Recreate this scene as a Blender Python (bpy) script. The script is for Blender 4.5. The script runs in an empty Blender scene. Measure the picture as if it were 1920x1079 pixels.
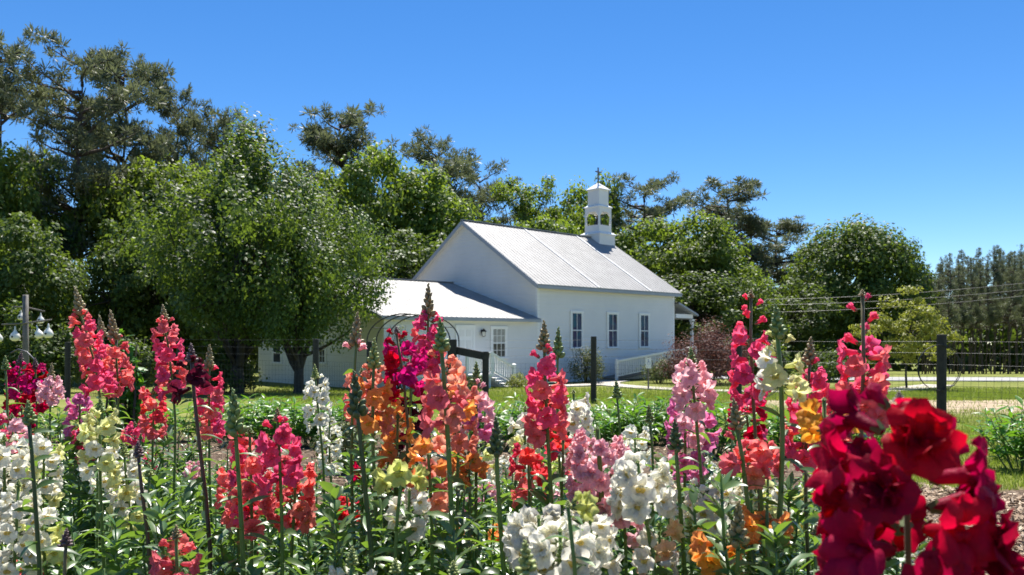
import bpy, math, random
import numpy as np
from mathutils import Vector, Matrix, Euler

# ------------------------------------------------------------------ camera, sky, sun, exposure
sc = bpy.context.scene
COL = sc.collection
F_PX, HC, HOR = 1442.0, 1.05, 632.0          # focal length in photo pixels, eye height, horizon row
cam = bpy.data.cameras.new('camera')
cam.sensor_width = 36.0
cam.lens = F_PX / 1920 * 36
cam.shift_y = (HOR - 539.5) / 1920
cam.clip_start, cam.clip_end = 0.05, 2000
cam.dof.use_dof = True
cam.dof.focus_distance = 1.75
cam.dof.aperture_fstop = 11.0
camo = bpy.data.objects.new('camera', cam)
camo.location = (0, 0, HC)
camo.rotation_euler = (math.radians(90), 0, 0)
COL.objects.link(camo)
sc.camera = camo

SUN_EL, SUN_AZ = math.radians(64), math.radians(6)
world = bpy.data.worlds.new('World')
sc.world = world
world.use_nodes = True
wn = world.node_tree
sky = wn.nodes.new('ShaderNodeTexSky')
sky.sky_type = 'NISHITA'
sky.sun_disc = False
sky.sun_elevation, sky.sun_rotation = SUN_EL, SUN_AZ
sky.altitude = 1800
sky.air_density, sky.dust_density, sky.ozone_density = 1.0, 0.05, 3.5
bg = wn.nodes['Background']
hs = wn.nodes.new('ShaderNodeHueSaturation')
hs.inputs['Saturation'].default_value = 1.27
hs.inputs['Hue'].default_value = 0.503
hs.inputs['Value'].default_value = 0.93
wn.links.new(sky.outputs[0], hs.inputs['Color'])
wn.links.new(hs.outputs[0], bg.inputs[0])
bg.inputs[1].default_value = 0.093
sun = bpy.data.lights.new('sun', 'SUN')
sun.energy = 5.0
sun.angle = math.radians(0.5)
sun.color = (1.0, 0.955, 0.88)
suno = bpy.data.objects.new('sun', sun)
SV = Vector((math.sin(SUN_AZ) * math.cos(SUN_EL), math.cos(SUN_AZ) * math.cos(SUN_EL), math.sin(SUN_EL)))
suno.rotation_euler = SV.to_track_quat('Z', 'Y').to_euler()
suno.location = (0, 0, 40)
COL.objects.link(suno)
sc.view_settings.view_transform = 'Standard'
sc.view_settings.look = 'None'
sc.view_settings.exposure = 0.97
sc.view_settings.gamma = 1
sc.cycles.max_bounces = 8
sc.cycles.transparent_max_bounces = 8

rng = np.random.default_rng(7)
random.seed(7)

# ------------------------------------------------------------------ helpers
GY = [-60, 0, 6, 12, 17, 24, 30, 40, 50, 80, 110, 700]
GZ = [0, 0, 0, -.25, -.38, -.85, -1.16, -1.27, -1.4, -2.8, -3.6, -7]
def gz(y):
    a = 0.0
    for k in (-1.5, -.75, 0, .75, 1.5): a += np.interp(np.asarray(y, float) + k, GY, GZ)
    return a / 5
def W(px, py, d):
    return Vector(((px - 960) / F_PX * d, d, HC + (HOR - py) / F_PX * d))

class MB:
    def __init__(s): s.V = []; s.Q = []; s.T = []; s.n = 0; s.qm = []; s.tm = []; s.qa = []; s.ta = []; s.va = []
    def add(s, V, Q=None, T=None, m=0, a=0.0, va=None):
        V = np.asarray(V, float).reshape(-1, 3)
        if Q is not None and len(Q):
            Q = np.asarray(Q, int).reshape(-1, 4); s.Q.append(Q + s.n); s.qm.append(np.full(len(Q), m)); s.qa.append(np.broadcast_to(a, (len(Q),)))
        if T is not None and len(T):
            T = np.asarray(T, int).reshape(-1, 3); s.T.append(T + s.n); s.tm.append(np.full(len(T), m)); s.ta.append(np.broadcast_to(a, (len(T),)))
        s.va.append(np.zeros(len(V)) if va is None else np.asarray(va, float))
        s.V.append(V); s.n += len(V); return s
    def box(s, c, d, m=0, rot=None):
        x, y, z = [k / 2 for k in d]
        V = np.array([(a * x, b * y, e * z) for e in (-1, 1) for a, b in ((-1, -1), (1, -1), (1, 1), (-1, 1))])
        if rot is not None: V = V @ np.array(rot).T
        return s.add(V + np.array(c), BOXQ, m=m)
    def bar(s, p, q, w, h=None, m=0):
        p, q = Vector(p), Vector(q); dz = (q - p); L = dz.length; dz.normalize()
        up = Vector((0, 0, 1)) if abs(dz.z) < .95 else Vector((1, 0, 0))
        x = up.cross(dz).normalized(); y = dz.cross(x)
        R = np.array([x, y, dz]).T
        return s.box((p + q) / 2, (w, h or w, L), m, R)
    def tube(s, P, r, n=6, m=0, cap=True, a=0.0):
        P = np.asarray(P, float); k = len(P); r = np.broadcast_to(r, (k,)).astype(float)
        t = np.gradient(P, axis=0); t /= np.linalg.norm(t, axis=1)[:, None] + 1e-12
        ref = np.array([0, 0, 1.]) if abs(t[:, 2]).mean() < .8 else np.array([1., 0, 0])
        x = np.cross(ref, t); x /= np.linalg.norm(x, axis=1)[:, None] + 1e-12; y = np.cross(t, x)
        an = np.arange(n) * 2 * np.pi / n
        V = (P[:, None] + r[:, None, None] * (np.cos(an)[None, :, None] * x[:, None] + np.sin(an)[None, :, None] * y[:, None])).reshape(-1, 3)
        Q = [(i * n + j, i * n + (j + 1) % n, (i + 1) * n + (j + 1) % n, (i + 1) * n + j) for i in range(k - 1) for j in range(n)]
        T = []
        if cap:
            V = np.vstack([V, P[:1], P[-1:]]); b = k * n
            T = [(b, (j + 1) % n, j) for j in range(n)] + [(b + 1, (k - 1) * n + j, (k - 1) * n + (j + 1) % n) for j in range(n)]
        return s.add(V, Q, T, m, a)
    def lathe(s, prof, n=10, c=(0, 0, 0), R=None, m=0, a=0.0, va=None):
        an = np.arange(n) * 2 * np.pi / n
        V = np.array([(r * math.cos(t), r * math.sin(t), z) for r, z in prof for t in an])
        if R is not None: V = V @ np.array(R).T
        k = len(prof)
        Q = [(i * n + j, i * n + (j + 1) % n, (i + 1) * n + (j + 1) % n, (i + 1) * n + j) for i in range(k - 1) for j in range(n)]
        return s.add(V + np.array(c), Q, m=m, a=a, va=None if va is None else np.repeat(va, n))
    def mesh(s, name, mats, smooth=False):
        V = np.vstack(s.V); me = bpy.data.meshes.new(name)
        T = np.vstack(s.T) if s.T else np.zeros((0, 3), int); Q = np.vstack(s.Q) if s.Q else np.zeros((0, 4), int)
        nt, nq = len(T), len(Q)
        me.vertices.add(len(V)); me.vertices.foreach_set('co', V.astype(np.float32).ravel())
        me.loops.add(nt * 3 + nq * 4); me.loops.foreach_set('vertex_index', np.concatenate([T.ravel(), Q.ravel()]).astype(np.int32))
        me.polygons.add(nt + nq)
        me.polygons.foreach_set('loop_start', np.concatenate([np.arange(nt) * 3, nt * 3 + np.arange(nq) * 4]).astype(np.int32))
        me.polygons.foreach_set('material_index', np.concatenate(s.tm + s.qm).astype(np.int32))
        me.polygons.foreach_set('use_smooth', np.full(nt + nq, smooth))
        at = me.attributes.new('fv', 'FLOAT', 'FACE'); at.data.foreach_set('value', np.concatenate(s.ta + s.qa).astype(np.float32))
        at = me.attributes.new('pv', 'FLOAT', 'POINT'); at.data.foreach_set('value', np.concatenate(s.va).astype(np.float32))
        for m in (mats if isinstance(mats, (list, tuple)) else [mats]): me.materials.append(m)
        me.update(calc_edges=True); me.validate(); return me
    def build(s, name, mats, parent=None, smooth=False):
        return link(name, s.mesh(name, mats, smooth), parent)
BOXQ = [(0, 3, 2, 1), (4, 5, 6, 7), (0, 1, 5, 4), (1, 2, 6, 5), (2, 3, 7, 6), (3, 0, 4, 7)]
def link(name, data, parent=None):
    o = bpy.data.objects.new(name, data); COL.objects.link(o)
    if parent: o.parent = parent
    return o
def tag(o, label=None, cat=None, group=None, kind=None):
    if label: o['label'] = label
    if cat: o['category'] = cat
    if group: o['group'] = group
    if kind: o['kind'] = kind
    return o
def thing(name, loc, label, cat, group=None, rz=0.0, kind=None):
    o = link(name, None); o.location = loc; o.rotation_euler = (0, 0, rz); o.empty_display_size = .1
    return tag(o, label, cat, group, kind)

# ------------------------------------------------------------------ materials
def mat(name):
    m = bpy.data.materials.new(name); m.use_nodes = True
    nt = m.node_tree; return m, nt, nt.nodes['Principled BSDF']
def nd(nt, t, **k):
    n = nt.nodes.new(t)
    for a, b in k.items():
        if a.startswith('_'): setattr(n, a[1:], b)
        else: n.inputs[a.replace('__', ' ')].default_value = b
    return n
def ramp(nt, src, stops):
    r = nt.nodes.new('ShaderNodeValToRGB'); e = r.color_ramp.elements
    while len(e) < len(stops): e.new(.5)
    for k, (p, c) in zip(e, stops): k.position = p; k.color = (*c, 1)
    nt.links.new(src, r.inputs[0]); return r.outputs[0]
def noise(nt, scale, detail=3, coord='Object', rough=.6):
    tc = nt.nodes.new('ShaderNodeTexCoord'); n = nd(nt, 'ShaderNodeTexNoise', Scale=scale, Detail=detail, Roughness=rough)
    nt.links.new(tc.outputs[coord], n.inputs['Vector']); return n.outputs[0]
def solid(name, c0, c1=None, rough=.6, scale=6, spec=.4, metal=0, bump=0, bscale=40):
    m, nt, p = mat(name)
    c1 = c1 or tuple(k * .8 for k in c0)
    nt.links.new(ramp(nt, noise(nt, scale, 4), [(.3, c0), (.7, c1)]), p.inputs['Base Color'])
    p.inputs['Roughness'].default_value = rough; p.inputs['Specular IOR Level'].default_value = spec; p.inputs['Metallic'].default_value = metal
    if bump:
        b = nd(nt, 'ShaderNodeBump', Strength=bump, Distance=.01); nt.links.new(noise(nt, bscale, 4), b.inputs['Height']); nt.links.new(b.outputs[0], p.inputs['Normal'])
    return m
def leafmat(name, dark, mid, light, trans, tw=.35, rough=.45, spec=.4, hue=.06):
    """leaf: colour by a per-face random value and a per-object random value, part translucent"""
    m, nt, p = mat(name)
    at = nd(nt, 'ShaderNodeAttribute', _attribute_name='fv')
    oi = nt.nodes.new('ShaderNodeObjectInfo')
    c = ramp(nt, at.outputs['Fac'], [(0, dark), (.5, mid), (1, light)])
    h = nt.nodes.new('ShaderNodeHueSaturation')
    mr = nd(nt, 'ShaderNodeMapRange'); mr.inputs[3].default_value = .5 - hue * .35; mr.inputs[4].default_value = .5 + hue * .35
    nt.links.new(oi.outputs['Random'], mr.inputs[0]); nt.links.new(mr.outputs[0], h.inputs['Hue'])
    mv = nd(nt, 'ShaderNodeMapRange'); mv.inputs[3].default_value = .82; mv.inputs[4].default_value = 1.2
    nt.links.new(oi.outputs['Random'], mv.inputs[0]); nt.links.new(mv.outputs[0], h.inputs['Value'])
    nt.links.new(c, h.inputs['Color']); nt.links.new(h.outputs[0], p.inputs['Base Color'])
    p.inputs['Roughness'].default_value = rough; p.inputs['Specular IOR Level'].default_value = spec
    t = nd(nt, 'ShaderNodeBsdfTranslucent'); t.inputs[0].default_value = (*trans, 1)
    mx = nt.nodes.new('ShaderNodeMixShader'); mx.inputs[0].default_value = tw
    nt.links.new(p.outputs[0], mx.inputs[1]); nt.links.new(t.outputs[0], mx.inputs[2])
    nt.links.new(mx.outputs[0], nt.nodes['Material Output'].inputs[0]); return m

M = {}
M['white_paint'] = solid('white_paint', (.79, .775, .745), (.73, .72, .70), .5, .8)
M['trim_paint'] = solid('trim_paint', (.86, .855, .84), (.80, .795, .78), .45, 3)
M['fascia'] = solid('fascia', (.36, .39, .43), (.30, .33, .38), .5, 2)
M['soffit'] = solid('soffit', (.78, .76, .70), (.74, .72, .66), .6, 2)
M['dark_wood'] = solid('dark_wood', (.018, .017, .016), (.035, .033, .03), .7, 14, bump=.5)
M['grey_wood'] = solid('grey_wood', (.20, .18, .16), (.11, .10, .09), .8, 9, bump=.5)
M['black_metal'] = solid('black_metal', (.014, .014, .015), (.03, .03, .03), .45, 20)
M['wire'] = solid('wire', (.20, .20, .20), (.12, .12, .12), .4, 20, metal=.6)
M['dark_wire'] = solid('dark_wire', (.05, .05, .05), (.08, .08, .08), .5, 20)
M['gourd'] = solid('gourd', (.82, .81, .77), (.66, .64, .58), .5, 9)
M['hole'] = solid('hole', (.01, .01, .01), (.015, .015, .015), .9)
M['glass'] = solid('glass', (.03, .035, .045), (.07, .075, .09), .06, 1.2, spec=.6)
M['curtain'] = solid('curtain', (.40, .40, .36), (.30, .30, .28), .8, 3)
M['black'] = solid('black', (.012, .012, .012), (.02, .02, .02), .5)
M['sign_white'] = solid('sign_white', (.8, .8, .8), (.75, .75, .75), .4)
M['sign_blue'] = solid('sign_blue', (.03, .09, .35), (.03, .08, .3), .4)
M['concrete'] = solid('concrete', (.50, .45, .38), (.40, .36, .31), .85, 2.2, bump=.3)
M['road'] = solid('road', (.36, .35, .34), (.30, .295, .285), .85, 1.2, bump=.3)
M['bark'] = solid('bark', (.030, .026, .022), (.065, .055, .045), .9, 7, bump=.8, bscale=16)
M['pine_bark'] = solid('pine_bark', (.055, .042, .035), (.10, .075, .06), .9, 5, bump=.8, bscale=10)
M['brass'] = solid('brass', (.35, .26, .12), (.22, .16, .08), .35, 5, metal=.9)
m, nt, p = mat('stained_glass')
vo = nd(nt, 'ShaderNodeTexVoronoi', Scale=3.2); tc = nt.nodes.new('ShaderNodeTexCoord'); nt.links.new(tc.outputs['Object'], vo.inputs['Vector'])
sp = nt.nodes.new('ShaderNodeSeparateColor'); nt.links.new(vo.outputs['Color'], sp.inputs[0])
nt.links.new(ramp(nt, sp.outputs[0], [(0, (.02, .03, .07)), (.3, (.06, .075, .13)), (.5, (.02, .10, .15)), (.7, (.05, .04, .11)), (1, (.015, .015, .03))]), p.inputs['Base Color'])
p.inputs['Roughness'].default_value = .35; p.inputs['Specular IOR Level'].default_value = .2; M['stained_glass'] = m
# metal roof: faint streaks
m, nt, p = mat('metal_roof')
nt.links.new(ramp(nt, noise(nt, 1.3, 5), [(.25, (.27, .262, .25)), (.5, (.315, .308, .297)), (.8, (.37, .362, .35))]), p.inputs['Base Color'])
p.inputs['Roughness'].default_value = .62; p.inputs['Metallic'].default_value = 0.30; p.inputs['Specular IOR Level'].default_value = .4
M['metal_roof'] = m
# foliage
M['snap_leaf'] = leafmat('snap_leaf', (.036, .080, .025), (.075, .145, .047), (.15, .235, .075), (.26, .44, .04), .33, .36, .8, .03)
M['tree_leaf'] = leafmat('tree_leaf', (.055, .088, .017), (.092, .142, .026), (.145, .20, .038), (.27, .38, .03), .42, .5, .3, .04)
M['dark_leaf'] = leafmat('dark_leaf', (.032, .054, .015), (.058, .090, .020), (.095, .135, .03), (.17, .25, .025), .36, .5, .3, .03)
M['pear_leaf'] = leafmat('pear_leaf', (.020, .042, .013), (.042, .086, .022), (.13, .19, .045), (.23, .34, .03), 0.34, .48, .28, .02)
M['pine_leaf'] = leafmat('pine_leaf', (.075, .095, .050), (.115, .135, .072), (.17, .185, .10), (.20, .23, .10), .30, .5, .4, .02)
M['lime_leaf'] = leafmat('lime_leaf', (.14, .16, .025), (.22, .23, .04), (.31, .32, .07), (.42, .46, .05), .35, .5, .3, .02)
M['perennial_leaf'] = leafmat('perennial_leaf', (.045, .13, .016), (.075, .19, .024), (.12, .27, .03), (.20, .42, .02), .36, .38, .45, .03)
M['red_leaf'] = leafmat('red_leaf', (.06, .026, .024), (.11, .048, .042), (.18, .09, .07), (.20, .08, .06), .28, .6, .2, .01)
M['olive_leaf'] = leafmat('olive_leaf', (.05, .075, .025), (.10, .125, .05), (.20, .21, .08), (.2, .24, .05), .3, .5, .3, .02)
M['grass'] = leafmat('grass', (.10, .135, .022), (.15, .195, .032), (.24, .27, .065), (.32, .42, .04), .35, .5, .3, .02)
# stems / buds
m, nt, p = mat('snap_stem')
oi = nt.nodes.new('ShaderNodeObjectInfo'); mxc = nd(nt, 'ShaderNodeMix', _data_type='RGBA', _blend_type='MULTIPLY'); mxc.inputs[0].default_value = 1
nt.links.new(ramp(nt, noise(nt, 30, 3), [(.3, (.8, .8, .8)), (.7, (1.2, 1.15, 1.0))]), mxc.inputs[6]); nt.links.new(oi.outputs['Color'], mxc.inputs[7])
nt.links.new(mxc.outputs[2], p.inputs['Base Color']); p.inputs['Roughness'].default_value = .5
p.inputs['Sheen Weight'].default_value = .06; p.inputs['Sheen Roughness'].default_value = .4
M['snap_stem'] = m
# petals: colour from the object, paler or yellower in the throat
m, nt, p = mat('petal')
oi = nt.nodes.new('ShaderNodeObjectInfo'); pv = nd(nt, 'ShaderNodeAttribute', _attribute_name='pv')
h = nt.nodes.new('ShaderNodeHueSaturation')
mr = nd(nt, 'ShaderNodeMapRange'); mr.inputs[3].default_value = .490; mr.inputs[4].default_value = .510; nt.links.new(oi.outputs['Random'], mr.inputs[0]); nt.links.new(mr.outputs[0], h.inputs['Hue'])
mv = nd(nt, 'ShaderNodeMapRange'); mv.inputs[3].default_value = .82; mv.inputs[4].default_value = 1.1; nt.links.new(oi.outputs['Random'], mv.inputs[0]); nt.links.new(mv.outputs[0], h.inputs['Value'])
nt.links.new(oi.outputs['Color'], h.inputs['Color'])
thr = nd(nt, 'ShaderNodeMix', _data_type='RGBA', _blend_type='MIX'); nt.links.new(oi.outputs['Alpha'], thr.inputs[0])
thr.inputs[7].default_value = (.80, .62, .08, 1); nt.links.new(h.outputs[0], thr.inputs[6])     # alpha = how yellow the palate is
mx1 = nd(nt, 'ShaderNodeMix', _data_type='RGBA'); nt.links.new(pv.outputs['Fac'], mx1.inputs[0]); nt.links.new(h.outputs[0], mx1.inputs[6]); nt.links.new(thr.outputs[2], mx1.inputs[7])
n1 = noise(nt, 260, 2); mot = nd(nt, 'ShaderNodeMix', _data_type='RGBA', _blend_type='MULTIPLY'); mot.inputs[0].default_value = .45
nt.links.new(mx1.outputs[2], mot.inputs[6]); nt.links.new(ramp(nt, n1, [(.3, (.72, .72, .72)), (.65, (1.15, 1.15, 1.15))]), mot.inputs[7])
nt.links.new(mot.outputs[2], p.inputs['Base Color']); p.inputs['Roughness'].default_value = .55; p.inputs['Specular IOR Level'].default_value = .22
bm_ = nd(nt, 'ShaderNodeBump', Strength=.35, Distance=.002); nt.links.new(noise(nt, 420, 2), bm_.inputs['Height']); nt.links.new(bm_.outputs[0], p.inputs['Normal'])
t = nt.nodes.new('ShaderNodeBsdfTranslucent'); nt.links.new(mot.outputs[2], t.inputs[0])
mx = nt.nodes.new('ShaderNodeMixShader'); mx.inputs[0].default_value = .58
nt.links.new(p.outputs[0], mx.inputs[1]); nt.links.new(t.outputs[0], mx.inputs[2]); nt.links.new(mx.outputs[0], nt.nodes['Material Output'].inputs[0])
M['petal'] = m
M['calyx'] = solid('calyx', (.09, .13, .035), (.14, .17, .06), .6, 60)
# ground: lawn, with a worn tan strip beyond the fence, mulch round the flower bed
m, nt, p = mat('ground')
tc = nt.nodes.new('ShaderNodeTexCoord'); sx = nt.nodes.new('ShaderNodeSeparateXYZ'); nt.links.new(tc.outputs['Object'], sx.inputs[0])
def mth(op, a, b):
    n = nd(nt, 'ShaderNodeMath', _operation=op)
    for i, v in enumerate((a, b)):
        if isinstance(v, (int, float)): n.inputs[i].default_value = v
        else: nt.links.new(v, n.inputs[i])
    return n.outputs[0]
wob = mth('MULTIPLY', mth('SUBTRACT', noise(nt, .45, 4), .5), 5.0)
wob2 = mth('MULTIPLY', mth('SUBTRACT', noise(nt, 1.6, 4), .5), 1.6)
lawn = ramp(nt, noise(nt, 1.1, 6), [(.3, (.11, .135, .028)), (.5, (.165, .185, .042)), (.72, (.25, .24, .085))])
tan = ramp(nt, noise(nt, 3, 5), [(.3, (.30, .23, .15)), (.7, (.46, .37, .26))])
mulch = ramp(nt, noise(nt, 22, 5), [(.3, (.035, .025, .018)), (.5, (.10, .07, .048)), (.7, (.24, .175, .125))])
band = mth('SUBTRACT', 3.2, mth('ABSOLUTE', mth('SUBTRACT', mth('ADD', sx.outputs[1], wob), 16.2), 0))     # tan strip
bmask = nd(nt, 'ShaderNodeMapRange'); bmask.inputs[1].default_value = -.6; bmask.inputs[2].default_value = .9; nt.links.new(band, bmask.inputs[0])
rm = nd(nt, 'ShaderNodeMapRange'); rm.inputs[1].default_value = 4.6; rm.inputs[2].default_value = 6.2; nt.links.new(sx.outputs[0], rm.inputs[0])
bfac = mth('MULTIPLY', bmask.outputs[0], rm.outputs[0])
a1 = nd(nt, 'ShaderNodeMix', _data_type='RGBA'); nt.links.new(bfac, a1.inputs[0]); nt.links.new(lawn, a1.inputs[6]); nt.links.new(tan, a1.inputs[7])
mm = nd(nt, 'ShaderNodeMapRange'); mm.inputs[1].default_value = 9.6; mm.inputs[2].default_value = 9.2; edge = nd(nt, 'ShaderNodeMapRange'); edge.inputs[1].default_value = 2.3; edge.inputs[2].default_value = 2.9; edge.inputs[3].default_value = 0.0; edge.inputs[4].default_value = 4.0; nt.links.new(sx.outputs[0], edge.inputs[0])
nt.links.new(mth('ADD', mth('ADD', sx.outputs[1], edge.outputs[0]), wob2), mm.inputs[0])
a2 = nd(nt, 'ShaderNodeMix', _data_type='RGBA'); nt.links.new(mm.outputs[0], a2.inputs[0]); nt.links.new(a1.outputs[2], a2.inputs[6]); nt.links.new(mulch, a2.inputs[7])
nt.links.new(a2.outputs[2], p.inputs['Base Color']); p.inputs['Roughness'].default_value = .95; p.inputs['Specular IOR Level'].default_value = .1
b = nd(nt, 'ShaderNodeBump', Strength=.8, Distance=.03); nt.links.new(noise(nt, 18, 5), b.inputs['Height']); nt.links.new(b.outputs[0], p.inputs['Normal'])
M['ground'] = m
M['chip'] = leafmat('chip', (.13, .085, .055), (.32, .23, .16), (.60, .48, .35), (.1, .08, .05), .0, .85, .15, .01)
# ------------------------------------------------------------------ ground, road, paths
ys = np.unique(np.concatenate([np.arange(-40, 60, 1.0), np.arange(60, 130, 4), np.array([150, 200, 300, 450, 700])]))
xs = np.unique(np.concatenate([np.arange(-60, 60, 3.0), np.array([-600, -400, -250, -150, -100, 60, 100, 150, 250, 400, 600])]))
X, Y = np.meshgrid(xs, ys); Z = gz(Y)
nx = len(xs)
Q = [(j * nx + i, j * nx + i + 1, (j + 1) * nx + i + 1, (j + 1) * nx + i) for j in range(len(ys) - 1) for i in range(nx - 1)]
tag(MB().add(np.dstack([X, Y, Z]), Q).build('ground', M['ground'], smooth=True), kind='structure')
def strip(name, pts, w, m, lift):
    """a paved strip following the ground"""
    P = []
    for (a, b) in zip(pts[:-1], pts[1:]):
        n = max(2, int(math.hypot(b[0] - a[0], b[1] - a[1]) / .6))
        P += [(a[0] + (b[0] - a[0]) * k / n, a[1] + (b[1] - a[1]) * k / n) for k in range(n)]
    P.append(pts[-1]); P = np.array(P)
    for _ in range(3): P[1:-1] = (P[:-2] + 2 * P[1:-1] + P[2:]) / 4
    t = np.gradient(P, axis=0); t /= np.linalg.norm(t, axis=1)[:, None]; n = np.stack([-t[:, 1], t[:, 0]], 1)
    rows = [P + n * w * k for k in (-.5, -.17, .17, .5)]
    V = np.stack([np.column_stack([r, gz(r[:, 1]) + lift]) for r in rows], 1)
    lo = V[:, [0, 3]].copy(); lo[:, :, 2] -= .12
    V = np.concatenate([V, lo], 1)                         # 0..3 top, 4 = below 0, 5 = below 3
    Q = []
    for i in range(len(P) - 1):
        a, b = i * 6, (i + 1) * 6
        Q += [(a + 1, a, b, b + 1), (a + 2, a + 1, b + 1, b + 2), (a + 3, a + 2, b + 2, b + 3), (a, a + 4, b + 4, b), (a + 5, a + 3, b + 3, b + 5)]
    return tag(MB().add(V.reshape(-1, 3), Q).build(name, m), kind='structure')
strip('road', [(9, 46), (20, 42.5), (40, 41.3), (90, 40.5)], 4.6, M['road'], .05)
strip('sidewalk', [(5.6, 40.6), (4.6, 38.2), (4.4, 36.5), (6.0, 33.2), (8.5, 31.2), (11, 30.2), (15, 31), (20, 36)], 1.3, M['concrete'], .045)
strip('front_walk', [(4.3, 36.7), (3.2, 35.6), (1.2, 34.6), (.1, 35.1)], 1.2, M['concrete'], .05)

# ------------------------------------------------------------------ church
PHI = .819
CW, CL, ZE, ZR, OV = 10.93, 11.47, 3.643, 7.388, .34
GB = -1.45                      # bottom of the walls (below grade)
church = thing('church', (1.256, 38.0, 0), 'white clapboard country church with grey metal roof, belfry and cross', 'church', rz=math.pi / 2 - PHI)
pitch = (ZR - ZE) / (CW / 2 + OV)
def siding(mb, org, ax, out, half, zb, zt, top=None, bh=.18):
    """lapped boards on a wall: org = wall origin, ax = unit along the wall, out = unit outward, half(z) -> (a0, a1)"""
    org, ax, out = np.array(org, float), np.array(ax, float), np.array(out, float)
    z = zb
    while z < zt - .01:
        z2 = min(z + bh, zt); a0, a1 = half(z); b0, b1 = half(z2)
        if a1 - a0 < .02: break
        k = np.array([0, 0, 1.])
        o1, o2 = .042, .006
        V = [org + ax * a0 + out * o1 + k * z, org + ax * a1 + out * o1 + k * z, org + ax * b1 + out * o2 + k * z2, org + ax * b0 + out * o2 + k * z2,
             org + ax * a0 + k * z, org + ax * a1 + k * z]
        mb.add(V, [(0, 1, 2, 3), (4, 5, 1, 0)]); z = z2
w = MB()
rect = lambda a, b: (lambda z: (a, b))
zt = ZE + pitch * OV - .10
def gable(t0, t1, ze, pit0, rz_, tr, pit1):
    return lambda z: (t0 if z < ze else min(tr, t0 + (z - ze) / pit0), t1 if z < ze else max(tr, t1 - (z - ze) / pit1))
siding(w, (0, 0, 0), (1, 0, 0), (0, -1, 0), rect(0, CL), GB, zt)
siding(w, (0, CW, 0), (1, 0, 0), (0, 1, 0), rect(0, CL), GB, zt)
gm = gable(0, CW, zt, pitch, ZR, CW / 2, pitch)
siding(w, (0, 0, 0), (0, 1, 0), (-1, 0, 0), gm, GB, ZR - .12)
siding(w, (CL, 0, 0), (0, 1, 0), (1, 0, 0), gm, GB, ZR - .12)
w.build('wall', M['white_paint'], church)
for s, t in ((0, 0), (CL, 0), (0, CW), (CL, CW)):
    tr_ = MB(); e_, f_ = (-1 if s == 0 else 1), (-1 if t == 0 else 1)
    pr = [(s + e_ * .034, t + f_ * .034), (s - e_ * .12, t + f_ * .034), (s - e_ * .12, t + f_ * .003), (s - e_ * .003, t + f_ * .003), (s - e_ * .003, t - f_ * .12), (s + e_ * .034, t - f_ * .12)]
    tr_.add([(x_, y_, z_) for z_ in (GB, zt) for x_, y_ in pr], [(k, (k + 1) % 6, 6 + (k + 1) % 6, 6 + k) for k in range(6)])
    tr_.build('corner_board', M['trim_paint'], church)
tr_ = MB(); tr_.box((CL / 2, -.02, zt - .12), (CL - .3, .034, .24)); tr_.build('frieze_board', M['trim_paint'], church)
def roof_slab(mb, s0, s1, tr, zr, te, ze, th=.10, rib=.28, ribm=0, edge=1):
    """one slope from the ridge (tr, zr) to the eave (te, ze) with raised ribs"""
    d = np.array([0, te - tr, ze - zr]); L = np.linalg.norm(d); d /= L
    n = np.array([0, -d[2], d[1]]);  n = n if n[2] > 0 else -n
    P = lambda s, k, h: np.array([s, tr, zr]) + d * k * L + n * h
    V = [P(s0, 0, 0), P(s1, 0, 0), P(s1, 1, 0), P(s0, 1, 0), P(s0, 0, -th), P(s1, 0, -th), P(s1, 1, -th), P(s0, 1, -th)]
    mb.add(V, [(0, 1, 2, 3)] if te < tr else [(3, 2, 1, 0)])
    mb.add(V, [(4, 7, 6, 5)], m=2)
    mb.add(V, [(0, 3, 7, 4), (1, 5, 6, 2), (3, 2, 6, 7), (0, 4, 5, 1)], m=edge)
    s = s0 + .04
    while s < s1 - .03:
        a, h = .022, .014
        R = [P(s - a, 0, 0), P(s - a * .5, 0, h), P(s + a * .5, 0, h), P(s + a, 0, 0), P(s - a, 1, 0), P(s - a * .5, 1, h), P(s + a * .5, 1, h), P(s + a, 1, 0)]
        mb.add(R, [(0, 4, 5, 1), (1, 5, 6, 2), (2, 6, 7, 3), (4, 7, 6, 5)]); s += rib
    return P
r = MB()
RM = [M['metal_roof'], M['fascia'], M['soffit']]
PF = roof_slab(r, -OV, CL + OV, CW / 2, ZR, -OV, ZE)
roof_slab(r, -OV, CL + OV, CW / 2, ZR, CW + OV, ZE)
roof = r.build('roof', RM, church)
c = MB(); c.bar((-OV - .01, CW / 2, ZR + .02), (CL + OV + .01, CW / 2, ZR + .02), .22, .05); c.build('ridge_cap', M['metal_roof'], roof)
c = MB()
for s in (4.3, 8.8): c.bar(PF(s, 0, .02), PF(s, 1, .02), .12, .022)
c.build('panel_seam', M['trim_paint'], roof)
# fascia boards along the eaves and rakes
c = MB()
for te in (-OV, CW + OV):
    c.box((CL / 2, te, ZE - .14), (CL + 2 * OV, .03, .15))
for s in (-OV - .012, CL + OV + .012):
    for te in (-OV, CW + OV): c.bar((s, CW / 2, ZR - .12), (s, te, ZE - .12), .025, .19)
c.build('fascia', M['fascia'], roof)
c = MB(); c.box((CL / 2, -OV / 2 - .01, ZE - .02), (CL, OV - .05, .02)); c.build('soffit', M['soffit'], roof)
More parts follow.
